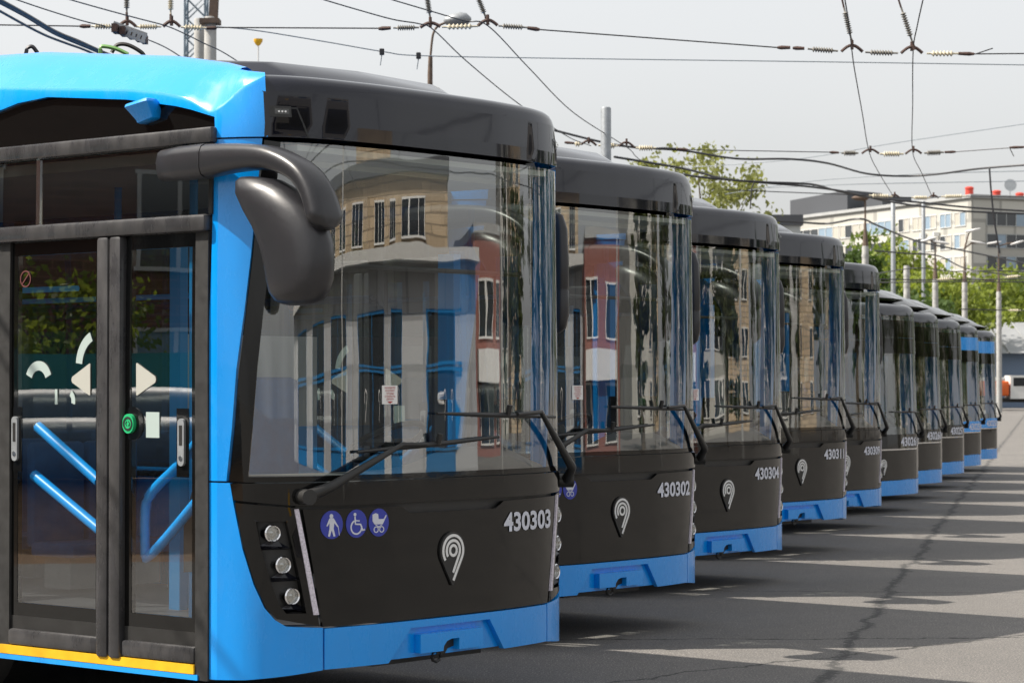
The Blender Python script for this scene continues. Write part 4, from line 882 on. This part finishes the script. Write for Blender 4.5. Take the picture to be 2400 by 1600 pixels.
# small brass-coloured lamp on a thin stalk
sp_ = at(605, 131, 60); st = empty('stalk_lamp', (sp_.x, sp_.y, 0)); tag(st, 'small yellow bowl lamp on a thin stalk behind the nearest bus', 'lamp')
zt_ = at(605, 92, 60).z; tubeo('stalk', 'lamp_white', st, [(0, 0, 0), (0, 0, zt_ - .15)], .02, 6)
bm = bmesh.new(); lathe(bm, [(.02, zt_ - .17), (.06, zt_ - .14), (.11, zt_ - .06), (.115, zt_)], 14); finish('bowl', bm, 'yellow', st, 50)
def lamp_pole(label, px, coltop, masttop, d, r, heads):
    p = at(px, coltop, d); o = empty('lamp_pole', (p.x, p.y, 0)); tag(o, label, 'street lamp', 'concrete lamp poles along the far side')
    bm = bmesh.new(); lathe(bm, [(r * 1.2, 0), (r, p.z), (r * .9, p.z + .05)], 12)
    for k in range(7): z = p.z - .5 - k * .55; lathe(bm, [(r * 1.06, z), (r * 1.12, z + .1), (r * 1.06, z + .2)], 10)
    finish('column', bm, 'concrete', o, 40)
    if masttop is None: return
    m = at(px, masttop, d).z; bm = bmesh.new(); lathe(bm, [(r * .95, p.z), (r * .5, p.z + .8), (r * .3, p.z + 1.2), (r * .28, m)], 8); finish('mast', bm, 'pole_rust', o, 40)
    for dx, dz, tilt, kind in heads:
        e = at(px + dx, masttop + dz, d) - Vector((p.x, p.y, 0)); tubeo('arm', 'pole_rust', o, [(0, 0, m - .05), (e.x * .5, 0, m + (e.z - m) * .8), (e.x, 0, e.z)], .05, 6)
        bm = bmesh.new(); lathe(bm, [(.04, -.45), (.10, -.35), (.13, .1), (.09, .4), (.02, .5)] if kind else [(.05, -.38), (.18, -.2), (.22, .1), (.16, .32), (.04, .4)], 10, Matrix.Translation(e) @ Matrix.Rotation(R(90 + tilt), 4, 'Y') @ Matrix.Scale(.6, 4, (1, 0, 0))); finish('lamp_head', bm, 'lamp_white' if kind else 'pole_rust', o, 50)
lamp_pole('concrete pole with a tapering mast and single dish lamp, left of the far trees', 2028, 579, 470, 110, .15, [(-12, -6, 0, 0)])
lamp_pole('plain banded concrete pole without a lamp in front of the trees', 2125, 625, None, 118, .15, [])
lamp_pole('banded concrete pole with a lamp arm, middle of the far row', 2192, 656, 568, 128, .15, [(-18, -6, -15, 1), (12, 0, 10, 1)])
lamp_pole('banded concrete pole carrying two white lamps, second from the right edge', 2261, 662, 580, 135, .15, [(18, -40, -12, 1), (30, -12, 10, 1)])
lamp_pole('tall concrete pole beside the orange truck', 2341, 685, 575, 156, .16, [(-12, -6, -8, 1), (42, -6, -16, 1)])
pole('slim grey mast in front of the pale block, left of two', 2093, 470, 170, .16, 'galvanised', 1.1); pole('slim grey mast in front of the pale block, right of two', 2164, 472, 175, .14, 'galvanised', 1.1)

# ================================================================== trees
def tree(label, x, y, h, crown, n, m, leaf=.28, seed=1, clumps=60, trunk_r=.18, name='tree', sparse=1.0, group='trees behind the yard'):
    """crown: (centre height, radius across, radius up)"""
    rg = random.Random(seed); o = empty(name, (x, y, 0)); tag(o, label, 'tree', group)
    cz, rx, rzz = crown; bm = bmesh.new(); pts = [(0, 0, 0)] + [(rg.uniform(-.15, .15), rg.uniform(-.15, .15), h * t) for t in (.25, .5, .75, .95)]
    tube(bm, pts, [trunk_r * 1.3, trunk_r, trunk_r * .75, trunk_r * .45, trunk_r * .12], 8); cl = []
    while len(cl) < clumps:
        a, b, c = rg.uniform(-1, 1), rg.uniform(-1, 1), rg.uniform(-1, 1); q = a * a + b * b + c * c
        if q > 1 or q < .12: continue
        k = 1 + .25 * math.sin(3.1 * a + seed) * math.cos(2.7 * b + 2.3 * c); cl.append(Vector((a * rx * k, b * rx * k, cz + c * rzz * k)))
    for c in cl[:26]:
        s = Vector((0, 0, max(h * .2, c.z * .62))); mid = (s + c) / 2 + Vector((rg.uniform(-.3, .3), rg.uniform(-.3, .3), .2)); tube(bm, [s, mid, c], [trunk_r * .35, trunk_r * .2, trunk_r * .05], 5, False)
    finish('trunk', bm, 'bark', o, 50)
    V, Fc = [], []; per = n // clumps
    for c in cl:
        cr = rg.uniform(.55, 1.15) * rx * .30 * sparse
        for _ in range(per):
            d = Vector((rg.gauss(0, 1), rg.gauss(0, 1), rg.gauss(0, .8))) * cr * .5; p = c + d; sz = leaf * rg.uniform(.6, 1.3)
            u = Vector((rg.gauss(0, 1), rg.gauss(0, 1), rg.gauss(0, .6))).normalized(); w = u.orthogonal().normalized(); w = (Matrix.Rotation(rg.uniform(0, 6.3), 3, u) @ w); t = u.cross(w)
            i = len(V); V += [p - w * sz * .5, p + t * sz * .3, p + w * sz * .5, p - t * sz * .3]; Fc.append((i, i + 1, i + 2, i + 3))
    me = bpy.data.meshes.new('crown'); me.from_pydata([v[:] for v in V], [], Fc); me.materials.append(MATS[m]); c = bpy.data.objects.new('crown', me); COL.objects.link(c); c.parent = o
    return o
t_ = at(1645, 480, 95); tree('sparse young tree with loose leaf sprays above the third bus', t_.x, t_.y, 10.6, (8.1, 2.9, 3.2), 3900, 'leaf_olive', .24, 3, 70, .14, sparse=.75)
t_ = at(1500, 480, 102); tree('thin leafy tree behind the grey pole and second bus', t_.x, t_.y, 11, (8.9, 1.8, 2.8), 3200, 'leaf_olive', .24, 5, 45, .12, sparse=.8)
for i, (px, d, top, w, m, lab) in enumerate([(2010, 185, 590, 3.6, 'leaf_dark', 'dark green tree behind the lamp pole, left of the far wood'), (2060, 205, 545, 5.2, 'leaf', 'rounded green tree below the pale block'), (2140, 200, 555, 5.0, 'leaf_bright', 'bright green tree behind the banded poles'),
        (2215, 190, 640, 4.6, 'leaf_bright', 'low yellow green tree right of the bright one'), (2300, 225, 645, 4.8, 'leaf_bright', 'green tree behind the two-lamp pole'), (2385, 240, 640, 5.8, 'leaf_bright', 'bright tree behind the shed at the right edge'), (2100, 170, 660, 4.0, 'leaf_dark', 'dark low tree between the concrete poles'),
        (2250, 225, 650, 5.0, 'leaf', 'tree in front of the corner of the pale block'), (2340, 235, 655, 5.2, 'leaf', 'low tree above the shed roof'), (2440, 240, 660, 5.5, 'leaf', 'tree cut by the right edge behind the shed')]):
    p = at(px, top, d); tree(lab, p.x, p.y, p.z * .95, (p.z * .56, w, p.z * .43), 5600, m, .5, 20 + i, 70, .25)
# row of far trees closing the yard (seen between the poles)
# ================================================================== pale block far behind
def wall_frame(A, B):
    e = (B - A); L = e.length; e = e / L; n = Vector((e.y, -e.x, 0)); return e, n, L
def win(parent, A, e, n, t, z, w, h, panes=2, frame='frame_white', pane='window_dark', proud=.12, mull=True, curtain=None):
    def quadbox(bm, t0, t1, z0, z1, o0, o1):
        M = Matrix(((e.x, n.x, 0, A.x), (e.y, n.y, 0, A.y), (0, 0, 1, 0), (0, 0, 0, 1))); box(bm, t0, t1, o0, o1, z0, z1, M)
    bm = bmesh.new(); fr = .07 * max(1, h / 1.6)
    quadbox(bm, t - w / 2 - fr, t + w / 2 + fr, z - h / 2 - fr, z - h / 2, 0, proud); quadbox(bm, t - w / 2 - fr, t + w / 2 + fr, z + h / 2, z + h / 2 + fr, 0, proud)
    for k in range(panes + 1): c = t - w / 2 + w * k / panes; quadbox(bm, c - fr / 2, c + fr / 2, z - h / 2, z + h / 2, 0, proud)
    bmesh.ops.recalc_face_normals(bm, faces=bm.faces); wo_ = finish('window', bm, frame, parent, 0)
    for k in range(panes):
        bm = bmesh.new(); quadbox(bm, t - w / 2 + w * k / panes + fr / 2, t - w / 2 + w * (k + 1) / panes - fr / 2, z - h / 2, z + h / 2, .01, .035 + .003 * k); bmesh.ops.recalc_face_normals(bm, faces=bm.faces)
        finish('pane', bm, (curtain if curtain and rng.random() < .3 else pane), wo_, 0)
    return wo_
def hit_t(px, A, e):                       # where the sight line through px meets the wall line
    dx = (px - 1200) / F_PX; return (A.x - dx * A.y) / (dx * e.y - e.x)
Cn = Vector((at(2277, 600, 320).x, 320, 0)); Lf = Vector((at(1855, 600, 363).x, 363, 0)); ZR = 26.6
blk = empty('pale_block', Cn); tag(blk, 'long pale panel office block with rows of windows behind the trees', 'building')
e1, n1, L1 = wall_frame(Lf, Cn); Rt = Cn - n1 * 0 + Vector((-e1.y, e1.x, 0)) * 42
e2, n2, L2 = wall_frame(Cn, Rt)
def prism(name, m, parent, pts, z0, z1):
    bm = bmesh.new(); b_ = [bm.verts.new((p.x, p.y, z0)) for p in pts]; t = [bm.verts.new((p.x, p.y, z1)) for p in pts]; n = len(pts)
    for i in range(n): bm.faces.new((b_[i], b_[(i + 1) % n], t[(i + 1) % n], t[i]))
    bm.faces.new(t); bm.faces.new(b_[::-1]); bmesh.ops.recalc_face_normals(bm, faces=bm.faces); o = finish(name, bm, m, parent, 0)
    return o
blk.location = (0, 0, 0)
prism('wall', 'facade_panel', blk, [Lf, Cn, Rt, Rt - e1 * L1], 0, ZR); 
prism('parapet', 'roof_pale', blk, [Lf - e1 * .3 + n1 * .35, Cn + e1 * .35 + n1 * .35, Rt + e1 * .35, Rt - e1 * L1 - e1 * .3], ZR + .003, ZR + .45)
for row in range(6):
    z = ZR - 2.7 - row * 2.95
    for px, w, pn in ((2252, 2.6, 2), (2218, 2.6, 2), (2183, 2.6, 2), (2153, 2.6, 2), (2120, 2.6, 2), (2059, 7.5, 4), (1999, 7.5, 4), (1945, 6.0, 3), (1893, 6.5, 3)):
        t = hit_t(px, Lf, e1); win(blk, Lf, e1, n1, t, z, w, 1.75, pn, curtain='curtain', pane='window_blue' if rng.random() < .4 else 'window_dark')
    for t in (5.5, 14.5, 23, 32): win(blk, Cn, e2, n2, t, z, 6.2, 1.75, 4, frame='facade_shade', pane='window_blue', curtain='window_dark')
    for k in (2, 3):
        t = hit_t((2201, 2170)[k - 2], Lf, e1); c = Lf + e1 * t + n1 * .4
        if row == 0: bm = bmesh.new(); box(bm, c.x - .4, c.x + .4, c.y - .3, c.y + .3, z - 2.0, z - 1.4, bev=.05); finish('air_conditioner', bm, 'frame_white', blk, 0)
for i, (px, d) in enumerate(((2272, 326), (2336, 332), (2390, 336))):
    p = at(px, 460, d); bm = bmesh.new(); lathe(bm, [(.55, ZR + .45), (.55, ZR + 1.6), (.62, ZR + 1.62), (.62, ZR + 1.8), (.4, ZR + 1.95)], 14, Matrix.Translation((p.x, p.y, 0))); finish('roof_vent', bm, 'red_drum', blk, 40)
p = at(2367, 440, 330); bm = bmesh.new(); lathe(bm, [(.05, 0), (.5, .1), (.85, .35)], 16, Matrix.Translation((p.x, p.y, ZR + 2.4)) @ Matrix.Rotation(R(80), 4, 'X')); tube(bm, [(p.x, p.y, ZR + .4), (p.x, p.y, ZR + 2.3)], .08, 6); finish('dish', bm, 'galvanised', blk, 40)
pA, pB = at(1852, 500, 372), at(1986, 500, 352)
prism('penthouse', 'roof_dark', blk, [Vector((pA.x, pA.y, 0)), Vector((pB.x, pB.y, 0)), Vector((pB.x + 6, pB.y + 6, 0)), Vector((pA.x + 6, pA.y + 8, 0))], ZR + .45, ZR + 3.6)
pA, pB = at(2030, 480, 350), at(2068, 480, 346)
prism('stair_head', 'roof_dark', blk, [Vector((pA.x, pA.y, 0)), Vector((pB.x, pB.y, 0)), Vector((pB.x + 5, pB.y + 5, 0)), Vector((pA.x + 5, pA.y + 6, 0))], ZR + .45, ZR + 2.4)
lb = empty('low_dark_block', at(1840, 900, 300)); lb.location.z = 0; tag(lb, 'dark flat-roofed building half hidden behind the third and fourth bus', 'building')
bm = bmesh.new(); box(bm, -3, 1.6, -3, 8, 0, 21.4); finish('wall', bm, 'facade_shade', lb, 0); bm = bmesh.new(); box(bm, -3.3, 1.9, -3.4, 8.4, 21.402, 22.7); finish('roof', bm, 'roof_dark', lb, 0)
# ---- shed and truck at the right edge
sh = empty('shed', at(2360, 900, 190)); sh.location.z = 0; tag(sh, 'blue grey shed with a pale sloping roof at the right edge', 'shed')
boxo('wall', 'shed_wall', sh, -2.5, 24, 0, 18, 0, 4.3)
bm = bmesh.new(); vv = [bm.verts.new(p) for p in ((-6.2, -1, 4.25), (24, -1, 4.25), (24, 8, 6.9), (-6.2, 8, 6.9), (-6.2, 18, 4.25), (24, 18, 4.25))]; bm.faces.new((vv[0], vv[1], vv[2], vv[3])); bm.faces.new((vv[3], vv[2], vv[5], vv[4])); bm.faces.new((vv[0], vv[3], vv[4])); bm.faces.new((vv[1], vv[5], vv[2]))
for k in range(16): x = -6 + k * 2; tube(bm, [(x, -1, 4.3), (x, 8, 6.95)], .06, 4)
finish('roof', bm, 'shed_roof', sh, 0)
tp = at(2340, 900, 172); tr = empty('truck', (tp.x, tp.y, 0)); tag(tr, 'orange and white utility truck parked beside the tall concrete pole', 'truck')
# length runs to the right
boxo('chassis', 'black_matte', tr, -2.9, 3.4, -.5, .5, .55, .85); boxo('tank_body', 'orange', tr, -3.0, .55, -1.1, 1.1, 1.0, 2.05, bev=.12); boxo('hose_box', 'frame_white', tr, -3.0, .3, -1.0, 1.0, 2.06, 2.3, bev=.05)
bm = bmesh.new(); vv = [(.65, .8), (.65, 2.45), (1.75, 2.45), (2.05, 1.75), (3.2, 1.6), (3.3, .8)]
A_ = [bm.verts.new((x, -1.05, z)) for x, z in vv]; B_ = [bm.verts.new((x, 1.05, z)) for x, z in vv]
for i in range(6): bm.faces.new((A_[i], A_[(i + 1) % 6], B_[(i + 1) % 6], B_[i]))
bm.faces.new(A_); bm.faces.new(B_[::-1]); bmesh.ops.recalc_face_normals(bm, faces=bm.faces); cb = finish('cab', bm, 'frame_white', tr, 0)
boxo('cab_window', 'window_dark', cb, .85, 1.7, -1.07, -1.03, 1.7, 2.3); boxo('cab_mirror', 'black_matte', cb, 2.0, 2.1, -1.35, -1.1, 1.7, 2.15)
for x in (-1.9, -.9, 2.55):
    for q_ in (-1, 1):
        bm = bmesh.new(); M = Matrix.Translation((x, q_ * .95, .52)) @ Matrix.Rotation(R(90), 4, 'X'); lathe(bm, [(.3, -.14), (.5, -.14), (.52, 0), (.5, .14), (.3, .14)], 18, M); w_ = finish('wheel', bm, 'tyre', tr, 40)
        bm = bmesh.new(); lathe(bm, [(.28, -.15), (.28, .15), (.1, .16)], 14, M); finish('rim', bm, 'rim', w_, 40)
    
# ================================================================== right of the frame: what the windshields reflect
pv = empty('white_pavilion'); tag(pv, 'white depot pavilion with blue-framed windows mirrored in the windshields', 'building')
A0, B0 = Vector((44, 21.6, 0)), Vector((44, -34, 0))
prism('wall', 'pavilion_wall', pv, [A0, B0, B0 + Vector((9, 0, 0)), A0 + Vector((9, 0, 0))], 0, 5.0)
prism('canopy', 'interior_pale', pv, [A0 + Vector((-1.0, .3, 0)), B0 + Vector((-1.0, -.3, 0)), B0 + Vector((9.2, -.3, 0)), A0 + Vector((9.2, .3, 0))], 5.003, 5.35)
e, n, L = wall_frame(A0, B0)
for t, ww in ((2.6, 3.0), (7.8, 3.2), (13.8, 4.2), (21.5, 5.6), (31.5, 7.0), (44.5, 9.0)):
    for z, h in ((3.25, 1.3), (1.55, 1.7)):
        w_ = win(pv, A0, e, n, t, z, ww, h, 2, 'pavilion_blue', 'window_dark', .1)
    c = A0 + e * t; boxo('sill_panel', 'pavilion_blue', pv, c.x - .05, c.x + .1, c.y - ww / 2, c.y + ww / 2, .02, .6)
    for q_ in (-ww / 4, ww / 4):
        c = A0 + e * (t + q_) + n * .06; bm = bmesh.new()
        tube(bm, [Vector((c.x - .04, c.y + .19 * math.cos(a), 1.8 + .19 * math.sin(a))) for a in [R(-50 + 280 * i / 14) for i in range(15)]] , .03, 4); tube(bm, [Vector((c.x - .04, c.y + .13, 1.66)), Vector((c.x - .04, c.y, 1.25))], .03, 4); finish('window_mark', bm, 'white_paint', pv, 0)
bb = empty('beige_hall'); tag(bb, 'tall beige brick hall behind the white pavilion', 'building')
A1, B1 = Vector((55, 20.5, 0)), Vector((55, -20, 0)); prism('wall', 'beige_brick', bb, [A1, B1, B1 + Vector((14, 0, 0)), A1 + Vector((14, 0, 0))], 0, 8.2); prism('roof', 'roof_dark', bb, [A1 + Vector((-.4, .4, 0)), B1 + Vector((-.4, -.4, 0)), B1 + Vector((14, 0, 0)), A1 + Vector((14, 0, 0))], 8.203, 8.6)
prism('roof_house', 'beige_brick', bb, [Vector((58, 12, 0)), Vector((58, 3, 0)), Vector((63, 3, 0)), Vector((63, 12, 0))], 8.603, 10.4)
e, n, L = wall_frame(A1, B1)
for k in range(8): win(bb, A1, e, n, 3 + k * 4.6, 6.9, 2.4, 1.2, 3, 'frame_white', 'window_dark', .1)
rb = empty('red_building'); tag(rb, 'red rendered two-storey building mirrored in the middle windshields', 'building')
A2, B2 = Vector((60, 30, 0)), Vector((60, 24.6, 0)); e, n, L = wall_frame(A2, B2); prism('wall', 'red_wall', rb, [A2, B2, B2 - n * 12, A2 - n * 12], 0, 6.9); prism('parapet', 'roof_pale', rb, [A2 + n * .2, B2 + n * .2, B2 - n * 12, A2 - n * 12], 6.903, 7.2)
prism('balcony', 'white_paint', rb, [A2 + e * 1 + n * 1.2, A2 + e * 5 + n * 1.2, A2 + e * 5 + n * .02, A2 + e * 1 + n * .02], 2.3, 3.3)
for k in range(2):
    for z in (1.3, 4.6): win(rb, A2, e, n, 1.4 + k * 2.6, z, 1.4, 1.7, 2, 'frame_white', 'window_dark', .1)
for j, (x, y, w_, h, m, lab) in enumerate(((88, 42, 3.2, 17, 'facade_panel', 'cream apartment block beyond the red building'), (104, 56, 3, 21, 'beige_brick', 'tan apartment tower behind the poplars'), (96, 84, 6, 15, 'facade_panel', 'pale apartment block farthest along the right side'))):
    ab = empty('apartment_block'); tag(ab, lab, 'building'); A3, B3 = Vector((x, y + w_, 0)), Vector((x, y - w_, 0)); e, n, L = wall_frame(A3, B3)
    prism('wall', m, ab, [A3, B3, B3 - n * 14, A3 - n * 14], 0, h); prism('roof', 'roof_dark', ab, [A3 + n * .3, B3 + n * .3, B3 - n * 14, A3 - n * 14], h + .003, h + .8)
    for k in range(int(L / 3)):
        for r_ in range(int(h / 3)): win(ab, A3, e, n, 1.5 + k * 3, 1.8 + r_ * 3, 1.5, 1.5, 2, 'frame_white', 'window_dark', .1)
TR = [(64, 34.5, 12, 1.3, 'leaf_deep', 'slim poplar beside the red building'), (62, 39, 9.5, 2.6, 'leaf_deep', 'dark tree second along the right side'), (60, 46, 13, 2.6, 'leaf_deep', 'olive tree third along the right side'), (58, 51, 15, 1.6, 'leaf_dark', 'dark slim poplar fourth along the right side'), (55, 57, 12, 3.4, 'leaf_deep', 'broad tree fifth along the right side'), (50, 65, 12, 3.6, 'leaf_dark', 'broad tree sixth along the right side'),
      (46, 73, 12, 3.6, 'leaf_deep', 'broad tree seventh along the right side'), (42, 80, 12, 3.8, 'leaf', 'green tree eighth along the right side'), (36, 88, 13, 3.8, 'leaf_dark', 'dark tree farthest along the right side'), (66, 62, 14, 1.5, 'leaf_dark', 'tall slim poplar standing behind the others'), (45, 100, 13, 4, 'leaf', 'big tree behind the dark one at the right side end'), (70, 70, 13, 4, 'leaf_deep', 'broad tree behind the sixth on the right side'), (34, 100, 13, 4, 'leaf_deep', 'last tree of the right side row')]
for i, (x, y, h, w_, m, lab) in enumerate(TR):
    tree(lab, x, y, h, (h * .55, w_, h * .45), 3600, m, .42, 50 + i, 60, .2, group='trees right of the yard')
for i, (x, y) in enumerate(((38, 24.5), (40, 34), (30, 5))):
    bm = bmesh.new(); lathe(bm, [(.17, 0), (.13, 9), (.1, 9.05)], 12, Matrix.Translation((x, y, 0))); tag(finish('pole', bm, 'concrete', None, 40), 'concrete pole on the right side of the yard, %s' % ('beside the pavilion end', 'before the red building', 'before the pavilion middle')[i], 'pole', 'poles in the yard')
# ================================================================== left of the frame: what the door glass reflects
ap = empty('brick_apartment_house'); tag(ap, 'dark brick apartment house mirrored in the door glass', 'building')
A4, B4 = Vector((-34, -12, 0)), Vector((-34, 46, 0)); e, n, L = wall_frame(A4, B4); prism('wall', 'brick_wall', ap, [A4, B4, B4 - n * 12, A4 - n * 12], 0, 17); prism('roof', 'roof_dark', ap, [A4 + n * .4, B4 + n * .4, B4 - n * 12, A4 - n * 12], 17.003, 17.6)
for k in range(14):
    for r_ in range(5):
        t = 3 + k * 4; win(ap, A4, e, n, t, 2.2 + r_ * 3.2, 1.5, 1.7, 2, 'frame_white', 'window_dark', .1, curtain='window_blue')
        if k % 3 == 1 and r_: c = A4 + e * (t + 2); bm = bmesh.new(); box(bm, c.x, c.x + 1.1, c.y - 1, c.y + 1, 1.0 + r_ * 3.2, 2.1 + r_ * 3.2); finish('balcony', bm, 'beige_brick', ap, 0)
for i, (x, y, h, w_, m) in enumerate(((-22, 13, 3.7, 1.5, 'leaf_bright'), (-23, 16.6, 4.0, 1.6, 'leaf_bright'), (-22, 9.5, 3.6, 1.5, 'leaf_bright'), (-24, 21, 4.4, 1.9, 'leaf_bright'), (-21, 5.5, 3.8, 1.6, 'leaf'))):
    tree('%s mirrored in the door glass' % ('young bright tree opposite the door', 'leafy tree right of the bright one', 'bushy tree left of the bright one', 'large bright tree at the far end of the left verge', 'green tree at the near end of the left verge')[i], x, y, h, (h * .6, w_, h * .4), 4200, m, .13, 80 + i, 60, .07, group='trees left of the yard')
sb = bmesh.new(); vv = [sb.verts.new(p) for p in ((-13.5, -12, 0), (-13.5, 45, 0), (-15, 45, .75), (-15, -12, .75), (-20, 45, .8), (-20, -12, .8), (-20, 45, 0), (-20, -12, 0))]; sb.faces.new((vv[0], vv[1], vv[2], vv[3])); sb.faces.new((vv[3], vv[2], vv[4], vv[5])); sb.faces.new((vv[5], vv[4], vv[6], vv[7])); bmesh.ops.recalc_face_normals(sb, faces=sb.faces)
tag(finish('soil_bank', sb, 'soil', None, 0), 'brown soil bank along the left verge', None, None, 'structure')
for z, x, lab in ((1.25, -16, 'upper'), (.95, -15.2, 'lower')): 
    o = tubeo('heating_pipe', 'pipe_blue', None, catmull([(x, -12, z), (x, 5, z), (x + .3, 12, z + .15), (x, 20, z), (x, 45, z)], 6), .32, 14); tag(o, '%s of the two dark blue heating pipes on the soil bank' % lab, 'pipe', 'heating pipes')
fe = bmesh.new(); box(fe, -20.2, -20.1, -12, 45, .8, 2.3); tag(finish('fence', fe, 'tarpaulin', None, 0), 'teal sheet fence behind the heating pipes', 'fence')

# overhead wires beyond the right edge of the frame (they show in the windshields)
for i in range(9):
    x0, z0 = (9, 13, 17, 22, 27, 8, 15, 31, 36)[i], (5.7, 5.8, 6.4, 5.9, 7.0, 6.6, 7.2, 6.2, 7.6)[i]; ye = min(70, 3.3 * x0)
    wire_thing('overhead_wire', 'wire over the right side of the yard, %s from the buses' % ('second', 'third', 'fifth', 'sixth', 'seventh', 'first', 'fourth', 'eighth', 'ninth')[i], catmull([(x0 + j * .15 * (i % 4), -10 + j * (ye + 10) / 7, z0 + .25 * math.sin(j * 1.3 + i) + rng.uniform(-.15, .15)) for j in range(8)], 5), .014)
for i in range(6):
    y0 = (6, 12, 17, 23, 31, 42)[i]; xs = 2 + .28 * y0
    wire_thing('overhead_wire', 'cross wire over the right side of the yard, %s from the camera' % ('first', 'second', 'third', 'fourth', 'fifth', 'sixth')[i], catmull([(xs + j * (42 - xs) / 5, y0 - j * .4 * (i % 3), 6.0 + .12 * (j - 2.5) ** 2 + .1 * i) for j in range(6)], 5), .016)

sg = empty('folding_sign', (4.6, 4.4, 0), R(35)); tag(sg, 'yellow folding floor sign standing in the yard, mirrored low in the nearest windshield', 'sign')
for q_ in (-1, 1):
    bm = bmesh.new(); M = Matrix.Rotation(R(14 * q_), 4, 'X'); box(bm, -.17, .17, -.012 + q_ * .02, .012 + q_ * .02, -.92, 0, Matrix.Translation((0, 0, .9)) @ M, bev=.004); finish('panel', bm, 'yellow', sg, 0)
